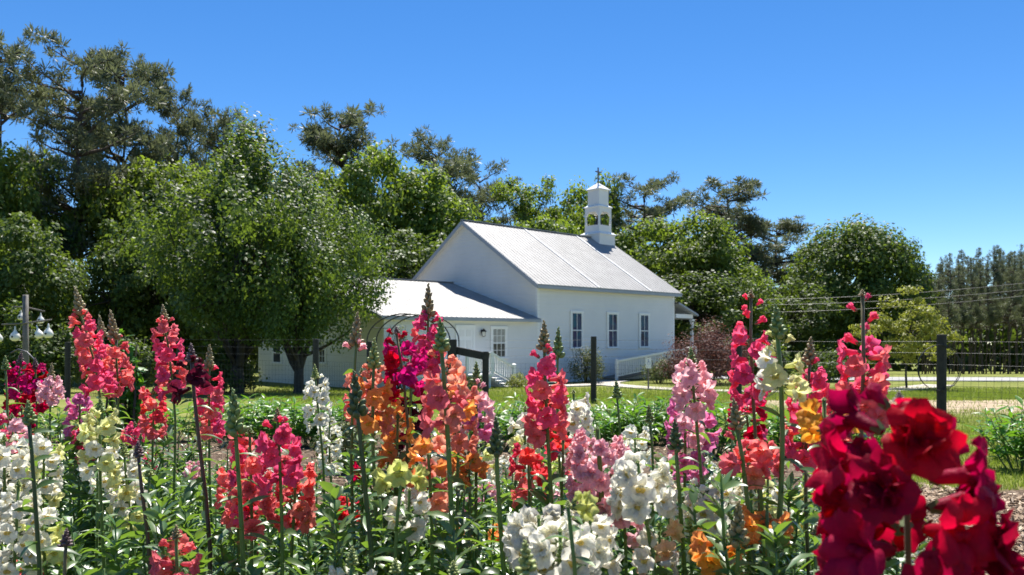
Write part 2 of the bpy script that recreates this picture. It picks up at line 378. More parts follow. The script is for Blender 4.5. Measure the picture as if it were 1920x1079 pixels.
# main windows on the long wall
def window(parent, org, ax, out, a0, a1, zb, zt, gm, cols, rows, kind='sash', curtain=False):
    org, ax, out = np.array(org, float), np.array(ax, float), np.array(out, float); k = np.array([0, 0, 1.])
    R = np.array([ax, out, k]).T
    mid = (a0 + a1) / 2; wd, ht = a1 - a0, zt - zb
    at = lambda a, o, z: org + ax * a + out * (o + .024) + k * z
    f = MB(); fw = .11
    f.box(at(a0 - fw / 2, .035, (zb + zt) / 2), (fw, .06, ht), 0, R); f.box(at(a1 + fw / 2, .035, (zb + zt) / 2), (fw, .06, ht), 0, R)
    f.box(at(mid, .04, zt + fw / 2), (wd + 2 * fw + .04, .07, fw), 0, R)
    fr = f.build('window', M['trim_paint'], parent)
    g = MB(); g.box(at(mid, .022, (zb + zt) / 2), (wd, .02, ht), 0, R); g.build('pane', gm, fr)
    b = MB()
    b.box(at(mid, .045, (zb + zt) / 2), (wd - .07, .034, .055), 0, R)
    for i in (0, 1): b.box(at(a0 + .018 + i * (wd - .036), .042, (zb + zt) / 2), (.036, .03, ht - .072), 0, R)
    for zz in (zb + .018, zt - .018): b.box(at(mid, .043, zz), (wd, .03, .036), 0, R)
    for i in range(1, cols): b.box(at(a0 + wd * i / cols, .04, (zb + zt) / 2), (.022, .026, ht - .08), 0, R)
    for i in range(1, rows):
        if abs(i / rows - .5) > .01: b.box(at(mid, .038, zb + ht * i / rows), (wd - .08, .022, .022), 0, R)
    b.build('sash', M['trim_paint'], fr)
    s = MB(); s.box(at(mid, .06, zb - .03), (wd + 2 * fw + .08, .12, .06), 0, R); s.build('sill', M['trim_paint'], fr)
    if curtain:
        c = MB(); n = 18; cb = zb + ht * .52
        V = [at(a0 + .04 + (wd - .08) * i / n, .034 + .002 * math.sin(i * 2.1), z) for i in range(n + 1) for z in (cb, zt - .05)]
        c.add(V, [(2 * i, 2 * i + 2, 2 * i + 3, 2 * i + 1) for i in range(n)]); c.build('curtain', M['curtain'], fr)
for a in (2.46, 5.36, 8.17):
    window(church, (0, 0, 0), (1, 0, 0), (0, -1, 0), a, a + .76, .48, 2.30, M['stained_glass'], 2, 2)
# belfry
bel = MB()
cs, ct = 10.98, CW / 2
def cube_(mb, h, z0, z1, m=0): mb.box((cs, ct, (z0 + z1) / 2), (2 * h, 2 * h, z1 - z0), m)
cube_(bel, .76, 6.3, 7.60)
cube_(bel, .60, 7.70, 8.17)
for i in (-1, 1):
    for j in (-1, 1): bel.box((cs + i * .548, ct + j * .548, 8.6), (.105, .105, .86))
cube_(bel, .60, 9.02, 9.36)
for i in (-1, 1):       # chamfered heads of the openings
    for j in (-1, 1):
        for (dx, dy) in ((1, 0), (0, 1)):
            p0 = np.array([cs + i * .548, ct + j * .548, 0]); e = np.array([-i * dx, -j * dy, 0.]); o_ = np.array([dy, dx, 0]) * .05
            q = [p0 + e * .0525, p0 + e * .26, p0 + e * .0525]; z = [9.02, 9.02, 8.76]
            V = [q_ + o_ * sg + np.array([0, 0, z_]) for sg in (-1, 1) for q_, z_ in zip(q, z)]
            bel.add(V, [(0, 1, 4, 3), (1, 2, 5, 4), (2, 0, 3, 5)], [(0, 2, 1), (3, 4, 5)])
cube_(bel, .47, 9.42, 10.50)
belfry = bel.build('belfry', M['white_paint'], church)
def frust(mb, h0, z0, h1, z1, lip=.05):
    V = [(cs + a * h0, ct + b * h0, z0) for a, b in ((-1, -1), (1, -1), (1, 1), (-1, 1))] + [(cs + a * h1, ct + b * h1, z1) for a, b in ((-1, -1), (1, -1), (1, 1), (-1, 1))]
    V += [(x, y, z0 - lip) for x, y, _ in V[:4]]
    mb.add(V, [(0, 1, 5, 4), (1, 2, 6, 5), (2, 3, 7, 6), (3, 0, 4, 7), (4, 5, 6, 7), (8, 9, 1, 0), (9, 10, 2, 1), (10, 11, 3, 2), (11, 8, 0, 3), (11, 10, 9, 8)])
for q_ in ((.84, 7.60, .58, 7.76), (.66, 9.36, .45, 9.50)):
    s_ = MB(); frust(s_, *q_); s_.build('skirt_roof', M['trim_paint'], belfry)
s_ = MB(); frust(s_, .56, 10.50, .02, 10.97); s_.build('cap_roof', M['trim_paint'], belfry)
b = MB(); b.lathe([(.02, .50), (.10, .49), (.15, .40), (.17, .22), (.22, .08), (.30, 0), (.28, -.01), (.20, .06)], 16, (cs, ct, 8.26)); b.bar((cs, ct - .5, 8.82), (cs, ct + .5, 8.82), .06); b.build('bell', M['black_metal'], belfry, True)
x = MB(); x.box((cs, ct, 11.40), (.065, .065, 1.1)); x.bar((cs - .26, ct, 11.66), (cs + .26, ct, 11.66), .065); x.bar((cs - .17, ct - .17, 10.9), (cs + .17, ct + .17, 10.9), .03); x.bar((cs - .17, ct + .17, 10.905), (cs + .17, ct - .17, 10.905), .03)
x.build('cross', M['grey_wood'], belfry)
# wing
LW, WT, WTR, WZE, WZR, WO = 8.98, 11.67, 6.72, 1.93, 4.059, .30
wp = (WZR - WZE) / (WTR + WO)
wzb = WZR - (WT + WO - WTR) * wp
wing = thing('church_wing', (1.256, 38.0, 0), 'low white clapboard side wing with door, joined to the left gable of the church', 'building', rz=math.pi / 2 - PHI)
w = MB()
wzt = WZE + wp * WO - .08
siding(w, (0, 0, 0), (1, 0, 0), (0, -1, 0), rect(-LW, -.03), GB, wzt)
siding(w, (0, WT, 0), (1, 0, 0), (0, 1, 0), rect(-LW, -.03), GB, wzb + .05)
g0 = wzt; g1 = wzb + wp * WO - .08
siding(w, (-LW, 0, 0), (0, 1, 0), (-1, 0, 0), lambda z: (0 if z < g0 else min(WTR, (z - g0) / wp), WT if z < g1 else max(WTR, WT - (z - g1) / wp)), GB, WZR - .1)
w.build('wall', M['white_paint'], wing)
for s, t, e_, f_ in ((-LW, 0, -1, -1), (-LW, WT, -1, 1)):
    c = MB(); pr = [(s + e_ * .034, t + f_ * .034), (s - e_ * .12, t + f_ * .034), (s - e_ * .12, t + f_ * .003), (s - e_ * .003, t + f_ * .003), (s - e_ * .003, t - f_ * .12), (s + e_ * .034, t - f_ * .12)]
    zz_ = wzt if t == 0 else wzb + .05
    c.add([(x_, y_, z_) for z_ in (GB, zz_) for x_, y_ in pr], [(k, (k + 1) % 6, 6 + (k + 1) % 6, 6 + k) for k in range(6)]); c.build('corner_board', M['trim_paint'], wing)
c = MB(); c.box((-LW / 2, -.02, wzt - .10), (LW - .3, .034, .2)); c.build('frieze_board', M['trim_paint'], wing)
r = MB()
roof_slab(r, -LW - WO, -.024, WTR, WZR, -WO, WZE, .08); roof_slab(r, -LW - WO, -.024, WTR, WZR, WT + WO, wzb, .08)
wroof = r.build('roof', RM, wing)
c = MB(); c.bar((-LW - WO - .01, WTR, WZR + .02), (-.03, WTR, WZR + .02), .3, .05); c.build('ridge_cap', M['metal_roof'], wroof)
c = MB(); c.box((-LW / 2 - .17, -WO - .012, WZE - .10), (LW + .25, .03, .13))
c.bar((-LW - WO - .012, WTR, WZR - .1), (-LW - WO - .012, -WO, WZE - .1), .025, .16); c.bar((-LW - WO - .012, WTR, WZR - .1), (-LW - WO - .012, WT + WO, wzb - .1), .025, .16)
c.build('fascia', M['fascia'], wroof)
window(wing, (0, 0, 0), (1, 0, 0), (0, -1, 0), -3.02, -2.2, .08, 1.44, M['glass'], 3, 4, curtain=True)
window(wing, (-LW, 0, 0), (0, 1, 0), (-1, 0, 0), 4.72, 5.5, -.15, 1.1, M['glass'], 3, 4, curtain=True)
window(wing, (-LW, 0, 0), (0, 1, 0), (-1, 0, 0), 9.1, 9.95, -.25, .75, M['glass'], 1, 2)
d = MB(); dz0, dz1, da, db = -.56, 1.46, -5.1, -4.22
d.box(((da + db) / 2, -.035, (dz0 + dz1) / 2), (db - da, .04, dz1 - dz0))
door = d.build('door', M['trim_paint'], wing)
c = MB()
for a in (da - .06, db + .06): c.box((a, -.045, (dz0 + dz1) / 2), (.12, .07, dz1 - dz0))
c.box(((da + db) / 2, -.05, dz1 + .06), (db - da + .28, .08, .12)); c.build('door_frame', M['trim_paint'], door)
c = MB()
for a in (da + .24, db - .24):
    for z, h in ((-.2, .5), (.55, .7), (1.22, .3)): c.box((a, -.062, z), (.28, .014, h))
c.build('panel', M['white_paint'], door)
c = MB(); c.lathe([(.0, -.04), (.02, -.035), (.03, -.02), (.025, 0), (.01, .01), (.01, .03)], 10, (da + .09, -.09, .4), np.array([[1, 0, 0], [0, 0, 1], [0, -1, 0]]).T); c.build('handle', M['brass'], door, True)
l = MB(); lx, lz = -3.66, 1.22
l.box((lx, -.04, lz + .08), (.09, .04, .16)); l.bar((lx, -.06, lz + .14), (lx, -.17, lz + .2), .025)
l.lathe([(.02, .2), (.05, .18), (.14, .08), (.13, .07)], 8, (lx, -.17, lz)); l.lathe([(.09, -.14), (.02, -.17)], 8, (lx, -.17, lz))
for k in range(4): l.bar((lx + .09 * math.cos(k * 1.571), -.17 + .09 * math.sin(k * 1.571), lz - .14), (lx + .12 * math.cos(k * 1.571), -.17 + .12 * math.sin(k * 1.571), lz + .08), .015)
lamp = l.build('wall_lamp', M['black_metal'], wing)
l = MB(); l.lathe([(.0, -.13), (.075, -.13), (.105, .06), (.0, .07)], 8, (lx, -.17, lz)); l.build('lamp_glass', M['gourd'], lamp)
# stoop and stair with white railings
def W2L(x, y): return x, y
st = MB(); sx0, sx1, sy = -5.9, -4.5, -1.72
st.box(((sx0 + sx1) / 2, sy / 2 - .03, -.62), (sx1 - sx0, -sy, .1))
n = 5
for k in range(n): st.box((sx1 + .14 + k * .24, sy / 2 - .03, -.66 - k * .13), (.30, 1.5, .05)); st.box((sx1 + .01 + k * .24, sy / 2 - .03, -.66 - k * .13 - .08), (.03, 1.5, .11))
for a in (sx0 + .1, sx1 - .1):
    for t in (-.12, sy + .1): st.box((a, t, -1.05), (.1, .1, .8))
stoop = thing('stair', (1.256, 38.0, 0), 'white wooden stoop and stair with balustrades at the door of the low wing', 'stairs', rz=math.pi / 2 - PHI)
st.build('step', M['trim_paint'], stoop)
for t in (sy + .06, -.16):
    rl = MB(); xe, ze = sx1 + .14 + n * .24, -.66 - n * .13
    pz = -.57
    rl.box((sx1, t, pz + .45), (.14, .14, 1.05)); rl.box((xe, t, ze + .50), (.16, .16, 1.15)); rl.lathe([(.12, 0), (.12, .04), (0, .12)], 8, (xe, t, ze + 1.07))
    rl.bar((sx1, t, pz + .9), (xe, t, ze + 1.0), .13, .10); rl.bar((sx1, t, pz + .16), (xe, t, ze + .3), .08, .07)
    for k in range(1, 10):
        f = k / 10; rl.bar((sx1 + (xe - sx1) * f, t, pz + .16 + (ze + .14 - pz) * f), (sx1 + (xe - sx1) * f, t, pz + .9 + (ze + .1 - pz) * f), .052)
    if t < -1:
        rl.bar((sx0, t, pz + .9), (sx1, t, pz + .9), .09, .07); rl.bar((sx0, t, pz + .12), (sx1, t, pz + .12), .05); rl.box((sx0, t, pz + .45), (.1, .1, 1.05))
        for k in range(1, 16): rl.bar((sx0 + (sx1 - sx0) * k / 16, t, pz + .12), (sx0 + (sx1 - sx0) * k / 16, t, pz + .9), .035)
    rl.build('railing', M['trim_paint'], stoop)
# ramp along the long wall
ramp_ = thing('ramp', (1.256, 38.0, 0), 'long sloping wooden ramp with white balustrade along the church wall', 'ramp', rz=math.pi / 2 - PHI)
r0, r1, z0, z1 = 4.6, 11.9, -1.15, -.45
rt = -1.25
rp = MB(); rp.bar((r0, -.68, z0 - .02), (r1, -.68, z1 - .02), 1.15, .10); rp.build('deck', M['grey_wood'], ramp_)
rp = MB()
for t in (rt,):
    rp.box((r0, t, z0 + .47), (.12, .12, 1.05)); rp.lathe([(.09, 0), (.09, .03), (0, .08)], 8, (r0, t, z0 + .995))
    rp.bar((r0, t, z0 + .93), (r1, t, z1 + .93), .16, .10); rp.bar((r0, t, z0 + .14), (r1, t, z1 + .14), .06, .05)
    for k in range(1, 46):
        f = k / 46; rp.bar((r0 + (r1 - r0) * f, t, z0 + .14 + (z1 - z0) * f), (r0 + (r1 - r0) * f, t, z0 + .90 + (z1 - z0) * f), .05)
    for k in (1, 2, 3): f = k / 3; rp.box((r0 + (r1 - r0) * f, t, z0 + .3 + (z1 - z0) * f), (.1, .1, 1.3))
rp.build('railing', M['trim_paint'], ramp_)
# front porch at the far end
porch = thing('porch', (1.256, 38.0, 0), 'small white front porch with gable roof and posts at the right end of the church', 'porch', rz=math.pi / 2 - PHI)
pt0, pt1, pz = -.05, CW * .62, 3.15
r = MB(); V = [(CL + .03, pt0 - .3, 3.12), (CL + 2.1, pt0 - .3, 2.42), (CL + 2.1, pt1, 2.42), (CL + .03, pt1, 3.12)]
r.add(V + [(a, b_, c_ - .1) for a, b_, c_ in V], [(0, 1, 2, 3)]); r.add(V + [(a, b_, c_ - .1) for a, b_, c_ in V], [(0, 4, 5, 1), (1, 5, 6, 2), (2, 6, 7, 3), (4, 7, 6, 5)], m=1)
r.build('roof', [M['metal_roof'], M['fascia']], porch)
r = MB(); r.box((CL + 1.0, pt0, 2.3), (1.75, .1, .24)); r.box((CL + 1.9, (pt0 + pt1) / 2, 2.25), (.12, pt1 - pt0 - .1, .24)); r.build('beam', M['trim_paint'], porch)
for t in (pt0 + .05, (pt0 + pt1) / 2, pt1 - .1):
    r = MB(); r.box((CL + 1.9, t, .8), (.16, .16, 2.7)); r.box((CL + 1.9, t, 2.06), (.24, .24, .12)); r.build('post', M['trim_paint'], porch)
r = MB(); r.box((CL + 1.05, (pt0 + pt1) / 2, -.62), (2.0, pt1 - pt0, .2)); r.box((CL + 1.05, (pt0 + pt1) / 2, -1.1), (1.8, pt1 - pt0 - .3, .75)); r.build('floor_deck', M['grey_wood'], porch)

# ------------------------------------------------------------------ foliage builders
def unit(a): return a / (np.linalg.norm(a, axis=-1, keepdims=True) + 1e-9)
def cards(mb, P, N, L, Wd, G, m=0, bias=0.0):
    """n pointed leaf faces: centres P, normals N"""
    n = len(P); N = unit(N); a = unit(np.cross(N, G.normal(size=(n, 3)))); b = np.cross(N, a)
    L = np.broadcast_to(L, (n,))[:, None]; Wd = np.broadcast_to(Wd, (n,))[:, None]
    V = np.stack([P - a * L * .5, P + b * Wd * .5 - N * L * .08, P + a * L * .5 - N * L * .1, P - b * Wd * .5 - N * L * .08], 1)
    mb.add(V.reshape(-1, 3), np.arange(n * 4).reshape(n, 4), m=m, a=np.clip(G.beta(2, 2.2, n) + bias, 0, 1))
LT = np.linspace(0, 1, 5); LWD = np.array([.22, .85, 1.0, .62, .03])
def leaves(mb, P, D, L, Wd, droop, G, m=0, up=None):
    """n lance leaves: bases P, directions D, drooping, folded along the rib"""
    n = len(P); D = unit(D); U = np.broadcast_to(np.array([0, 0, 1.]) if up is None else up, (n, 3))
    S = unit(np.cross(D, U + G.normal(size=(n, 3)) * .35)); N = np.cross(S, D)
    L = np.broadcast_to(L, (n,)); Wd = np.broadcast_to(Wd, (n,)); droop = np.broadcast_to(droop, (n,))
    ctr = P[:, None] + D[:, None] * (LT * L[:, None])[..., None] - np.array([0, 0, 1.]) * (droop[:, None] * L[:, None] * LT ** 2)[..., None]
    hw = (LWD[None] * Wd[:, None] * .5)[..., None]
    V = np.stack([ctr - S[:, None] * hw + N[:, None] * hw * .35, ctr, ctr + S[:, None] * hw + N[:, None] * hw * .35], 2)      # n,5,3,3
    base = (np.arange(n) * 15)[:, None]
    q = np.array([(i * 3 + j, i * 3 + j + 1, (i + 1) * 3 + j + 1, (i + 1) * 3 + j) for i in range(4) for j in range(2)])
    Q = (base[:, :, None] + q[None]).reshape(-1, 4)
    mb.add(V.reshape(-1, 3), Q, m=m, a=np.repeat(G.beta(2, 2, n), 8))

def branch(mb, p, q, r0, r1, G, bend=.12, k=6, n=6):
    p, q = np.array(p, float), np.array(q, float); t = np.linspace(0, 1, k)[:, None]; L = np.linalg.norm(q - p)
    off = G.normal(size=3) * bend * L
    P = p + (q - p) * t + off * (t * (1 - t)) * 2 + G.normal(size=(k, 3)) * .012 * L * (t * (1 - t)) * 4
    mb.tube(P, np.linspace(r0, r1, k), n); return P

def broadleaf(seed, H=10.0, R=4.2, z0=1.8, ncl=90, per=130, leaf=.30, squash=.75, lob=.28, tip=1.0, inner=.35, nforks=6, trunk_r=.22, fork=0, spray=0.0):
    """meshes (trunk, crown) of a broad-leaved tree of height H"""
    G = np.random.default_rng(seed); tb = MB(); cb = MB()
    ch = H - z0; cz = z0 + ch * .48
    lobes = unit(G.normal(size=(11, 3))); la = G.uniform(-lob, lob, 11)
    def rad(d):
        return 1 + (np.maximum(0, d @ lobes.T - .55) / .45 * la).sum(1)
    top = (G.normal(0, .04) * H, G.normal(0, .04) * H, z0 + ch * .62)
    tp = branch(tb, (0, 0, -.35), top, trunk_r, trunk_r * .25, G, .05, 9, 9)
    if fork:
        tb = MB(); tp = []
        branch(tb, (0, 0, -.35), (.02, 0, fork), trunk_r * 1.1, trunk_r * .92, G, .02, 6, 10)
        for a_, sp_ in ((.2, .22), (2.5, .28), (4.3, .35), (1.4, .15)):
            tp.append(branch(tb, (.02 + .04 * math.cos(a_), .04 * math.sin(a_), fork - .18), (math.cos(a_) * R * sp_ * 1.3, math.sin(a_) * R * sp_ * 1.3, z0 + ch * G.uniform(.4, .65)), trunk_r * G.uniform(.5, .68), .05, G, .08, 9, 8))
        tp = np.vstack(tp)[5:]
    d = unit(G.normal(size=(ncl, 3)) * np.array([1, 1, .95]) + np.array([0, 0, .12]))
    rr = rad(d) * np.where(G.random(ncl) < inner, G.uniform(.35, .75, ncl), G.uniform(.80, 1.0, ncl))
    taper = np.where(d[:, 2] > 0, 1 - (1 - tip) * d[:, 2] ** (1.0 if spray else 1.5), 1.0)
    Cc = np.stack([d[:, 0] * R * rr * taper, d[:, 1] * R * rr * taper, cz + d[:, 2] * ch * .5 * rr], 1)
    Cc[:, 2] = np.maximum(Cc[:, 2], z0 * .75)
    for k in G.choice(ncl, min(ncl, nforks * 5), replace=False):
        s = tp[G.integers(3, len(tp))] if nforks else tp[-1]
        branch(tb, s, Cc[k], trunk_r * .35, .015, G, .12, 6, 5)
    for k in range(ncl):
        cr = R * G.uniform(.17, .30); m_ = int(per * G.uniform(.6, 1.4))
        o = unit(G.normal(size=(m_, 3))) * (G.random(m_)[:, None] ** .4) * np.array([1, 1, squash]) * cr
        if spray:
            cr *= .72; o *= .72; w_ = unit(Cc[k] - np.array([0, 0, z0 + ch * .15])) + np.array([0, 0, .5]); o += unit(w_) * (o @ unit(w_))[:, None] * spray * G.uniform(.3, 1.3)
        P = Cc[k] + o
        N = unit(o) * .8 + unit(Cc[k] - np.array([0, 0, cz - 1])) * .4 + np.array([0, 0, .55]) + G.normal(size=(m_, 3)) * .55
        s = G.uniform(.65, 1.35, m_) * leaf
        cards(cb, P, N, s, s * .62, G, bias=G.normal(0, .24 if spray else .12))
    return tb, cb

def pine(seed, H=18.0, R=3.8, z0=7.0, nb=46, leaf=.12, tuft=11, trunk_r=.24, puff=.55, sub=7, cone=False):
    G = np.random.default_rng(seed); tb = MB(); cb = MB()
    tp = branch(tb, (0, 0, -.4), (G.normal(0, .5), G.normal(0, .3), H * .97), trunk_r, .04, G, .02, 14, 8)
    zs = np.sort(G.uniform(z0, H * .98, nb))
    T = []; A = []
    for z in zs:
        f = (z - z0) / (H - z0); prof = (1 - f) ** .8 * .95 + .05 if cone else math.sin(math.pi * (.22 + f * .62)) ** .75
        L = R * prof * G.uniform(.6, 1.15); az = G.uniform(0, 6.283)
        s = np.array([np.interp(z, tp[:, 2], tp[:, 0]), np.interp(z, tp[:, 2], tp[:, 1]), z])
        e = s + np.array([math.cos(az) * L, math.sin(az) * L, L * G.uniform(.02, .55)])
        P = branch(tb, s, e, .05 + .02 * L, .014, G, .10, 6, 4)
        for j in range(sub):
            t = G.uniform(.45, 1.05); q = s + (e - s) * t + G.normal(size=3) * np.array([1, 1, .5]) * (.12 + L * .15) + np.array([0, 0, .25])
            T.append(q); A.append(G.uniform(.65, 1.25) * puff * ((1 - .55 * f) if cone else 1))
            if G.random() < .35: branch(tb, s + (e - s) * max(.2, t - .3), q, .02, .008, G, .1, 4, 3)
    T = np.array(T); A = np.array(A); nT = len(T); n = nT * tuft
    D = unit(G.normal(size=(n, 3)) + np.array([0, 0, .35])); C_ = np.repeat(T, tuft, 0); rr = np.repeat(A, tuft)[:, None]
    Pc = C_ + D * rr * np.array([1, 1, .7]) * G.uniform(.15, .75, n)[:, None]
    S = unit(np.cross(D, G.normal(size=(n, 3)))); L = rr * G.uniform(.45, .8, n)[:, None]
    V = np.stack([Pc - S * L * leaf, Pc + S * L * leaf, Pc + D * L + S * L * leaf * .5, Pc + D * L * .97 - S * L * leaf * .5], 1)
    cb.add(V.reshape(-1, 3), np.arange(n * 4).reshape(n, 4), a=np.clip(np.repeat(G.beta(2, 2, nT), tuft) + G.normal(size=n) * .12, 0, 1))
    return tb, cb

def shrub(seed, H=1.4, R=1.0, n=2600, leaf=.07, stems=14, spiky=.2):
    G = np.random.default_rng(seed); tb = MB(); cb = MB()
    for k in range(stems):
        a = G.uniform(0, 6.283); e = np.array([math.cos(a), math.sin(a), 0]) * R * G.uniform(.2, .8)
        branch(tb, e * .2 + np.array([0, 0, -.1]), e + np.array([0, 0, H * G.uniform(.6, .95)]), .02, .006, G, .1, 5, 4)
    nc = 34; d = unit(G.normal(size=(nc, 3))); d[:, 2] = abs(d[:, 2]); rr = G.uniform(.55, 1.0, nc)
    Cc = np.stack([d[:, 0] * R * rr * .85, d[:, 1] * R * rr * .85, H * (.18 + d[:, 2] * .68 * rr)], 1)
    k = G.integers(0, nc, n); o = unit(G.normal(size=(n, 3))) * (G.random(n)[:, None] ** .4) * R * .34
    o[:, 2] *= H / R * .6
    o += unit(Cc[k] - np.array([0, 0, H * .2])) * (G.random(n) < spiky)[:, None] * G.uniform(0, .35, n)[:, None] * R
    P = Cc[k] + o; P[:, 2] = np.maximum(P[:, 2], .02)
    s = G.uniform(.6, 1.4, n) * leaf
    cards(cb, P, unit(o) + np.array([0, 0, .5]) + G.normal(size=(n, 3)) * .5, s, s * .55, G)
    return tb, cb

PROTO = {}
def proto(key, maker, bark, leaf):
    tb, cb = maker()
    PROTO[key] = (tb.mesh(key + '_trunk', M[bark], True), cb.mesh(key + '_crown', M[leaf]))
for i in range(4):
    proto(f'broad{i}', lambda i=i: broadleaf(20 + i, ncl=150, per=150, leaf=.28, lob=.35, squash=.75), 'bark', 'tree_leaf')
for i in range(3):
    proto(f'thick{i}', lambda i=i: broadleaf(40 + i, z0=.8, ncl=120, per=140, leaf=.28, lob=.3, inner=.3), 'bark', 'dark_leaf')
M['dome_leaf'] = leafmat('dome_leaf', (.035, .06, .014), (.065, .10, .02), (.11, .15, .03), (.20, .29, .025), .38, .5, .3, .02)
proto('round', lambda: broadleaf(60, H=12, R=5.6, z0=1.2, ncl=330, per=150, leaf=.30, lob=.05, inner=.15), 'bark', 'dome_leaf')
proto('airy', lambda: broadleaf(65, H=16, R=3.6, z0=8, ncl=44, per=130, leaf=.26, lob=.5, trunk_r=.2), 'bark', 'tree_leaf')
proto('lime', lambda: broadleaf(66, H=5, R=2.1, z0=.9, ncl=80, per=75, leaf=.16, lob=.3, inner=.4, squash=.45, tip=.5, trunk_r=.07), 'bark', 'lime_leaf')
proto('pear0', lambda: broadleaf(71, H=10.2, R=4.3, z0=2.0, ncl=250, per=210, leaf=.175, lob=.60, tip=.12, inner=.40, nforks=9, trunk_r=.30, squash=1.0, fork=1.2, spray=1.0), 'bark', 'pear_leaf')
for i in range(4):
    proto(f'pine{i}', lambda i=i: pine(80 + i, z0=6.5, nb=52, tuft=46, sub=8, puff=.52), 'pine_bark', 'pine_leaf')
for i in range(3):
    proto(f'slim{i}', lambda i=i: pine(90 + i, H=14, R=1.7, z0=5.5, nb=60, tuft=30, trunk_r=.10, sub=4, puff=.36, cone=True), 'pine_bark', 'pine_leaf')
HT = dict(broad=10.0, thick=10.0, round=12.0, airy=16.0, lime=5.0, pear=10.2, pine=18.0, slim=14.0)
RT = dict(broad=4.2, thick=4.2, round=5.6, airy=3.6, lime=2.1, pear=4.3, pine=3.8, slim=1.7)
def tree(kind, px, top, hw, d, label, name=None, cat='tree', group=None, rz=None, base=None, mat_=None):
    """a tree whose crown top is at photo row top and half width hw pixels, standing at distance d"""
    k = kind.rstrip('0123456789'); x = (px - 960) / F_PX * d; g = float(gz(d)) if base is None else base
    h = HC + (HOR - top) / F_PX * d - g; s = hw / F_PX * d / RT[k]; sz = h / HT[k]
    t = thing(name or {'pine': 'pine_tree', 'slim': 'pine_tree'}.get(k, 'leafy_tree'), (x, d, g), label, cat, group, rz=random.uniform(0, 6.28) if rz is None else rz)
    t.scale = (s, s, sz)
    tm, cm = PROTO[kind]
    link('trunk', tm, t); c = link('crown', cm, t)
    return t
# ------------------------------------------------------------------ trees
TREES = [
    # kind, px, top, half width, distance, label
    ('pine0', -8, 84, 92, 44, 'tall pine cut by the left edge of the picture'),
    ('pine1', 150, 108, 104, 43, 'tallest full pine on the left with a bare dark trunk'),
    ('pine2', 250, 120, 88, 50, 'tall pine just right of the tallest one, shoulder sloping to the right'),
    ('pine3', 345, 192, 62, 54, 'smaller pine on the right flank of the tall left pines'),
    ('pine0', 432, 224, 62, 58, 'pine top showing behind the left shoulder of the glossy tree'),
    ('pine0', 640, 214, 92, 62, 'pine with a flat dark crown rising alone right of the glossy tree'),
    ('pine3', 832, 282, 80, 70, 'dark pine behind the rounded trees left of the church ridge'),
    ('pine1', 905, 335, 70, 74, 'lower dark pine just left of the church ridge end'),
    ('pine1', 1205, 348, 84, 70, 'thin see-through pine right of the belfry'),
    ('pine3', 1347, 360, 84, 72, 'dark pine with a flat spreading top right of the church'),
    ('pine2', 1446, 418, 78, 74, 'greyish pine between the flat topped pine and the big round tree'),
    ('broad0', 672, 268, 112, 56, 'bright yellow green tree behind the glossy tree on its right side'),
    ('broad1', 800, 312, 128, 58, 'broad green tree filling the gap left of the church gable'),
    ('thick0', 760, 430, 120, 50, 'dark green tree low behind the church gable and wing roof'),
    ('airy', 986, 296, 74, 66, 'slender open crowned tree against the sky behind the church roof'),
    ('broad2', 1030, 378, 95, 62, 'rounded green tree just behind the church roof ridge'),
    ('broad3', 1100, 350, 80, 70, 'leafy tree directly behind the belfry'),
    ('broad0', 1195, 412, 105, 60, 'yellow green tree behind the right end of the church roof'),
    ('broad1', 1310, 400, 112, 56, 'tall yellow green tree right of the church'),
    ('thick1', 1300, 500, 110, 52, 'dark low tree behind the church porch'),
    ('broad3', 1385, 500, 80, 54, 'small bright tree between porch and the big round tree'),
    ('round', 1602, 422, 116, 62, 'big dome shaped dark green tree on the right'),
    ('thick2', 1475, 530, 95, 58, 'dark leafy tree left of the big dome shaped tree'),
    ('lime', 1700, 545, 72, 33, 'small yellow green layered tree on the lawn at the right'),
    ('broad2', 285, 258, 112, 44, 'light green tree in front of the tall left pines'),
    ('broad1', 20, 275, 100, 40, 'grey green tree beneath the pines at the left edge'),
    ('thick0', 40, 400, 120, 34, 'dark dense tree at the left edge behind the gourd pole'),
    ('thick1', 235, 390, 100, 38, 'dark dense tree right of the gourd pole'),
    ('thick2', 330, 420, 110, 40, 'dark dense tree left of the glossy tree'),
    ('thick0', 470, 420, 100, 46, 'dark tree behind the glossy tree'),
    ('broad3', 355, 318, 110, 46, 'mid green tree behind the left half of the glossy tree'),
]
for kd, px, top, hw, d, lab in TREES: tree(kd, px, top, hw, d, lab)
# the big glossy tree in front of the wing: two stems side by side
tree('pear0', 560, 318, 134, 27.5, 'big dark glossy leaved tree with forked trunk in front of the wing', rz=.4)
tree('pear0', 445, 262, 178, 29.5, 'taller broad glossy leaved tree left of the forked trunk tree', rz=2.6)
# a plantation of young pines on the right
G = np.random.default_rng(5)
for i in range(72):
    d = 60 + (i % 6) * 4.5 + G.uniform(-1.5, 1.5)
    px = 1722 + (i * 37 % 72) * 4.6 + G.uniform(-3, 3)
    top = 488 - 26 * max(0, (px - 1740) / 180) + G.uniform(-10, 34) + (12 if px < 1760 else 0)
    tree(f'slim{i % 3}', px, top, G.uniform(18, 24), d, 'straight young pine in the dense plantation at the right edge', group='pines in the plantation')
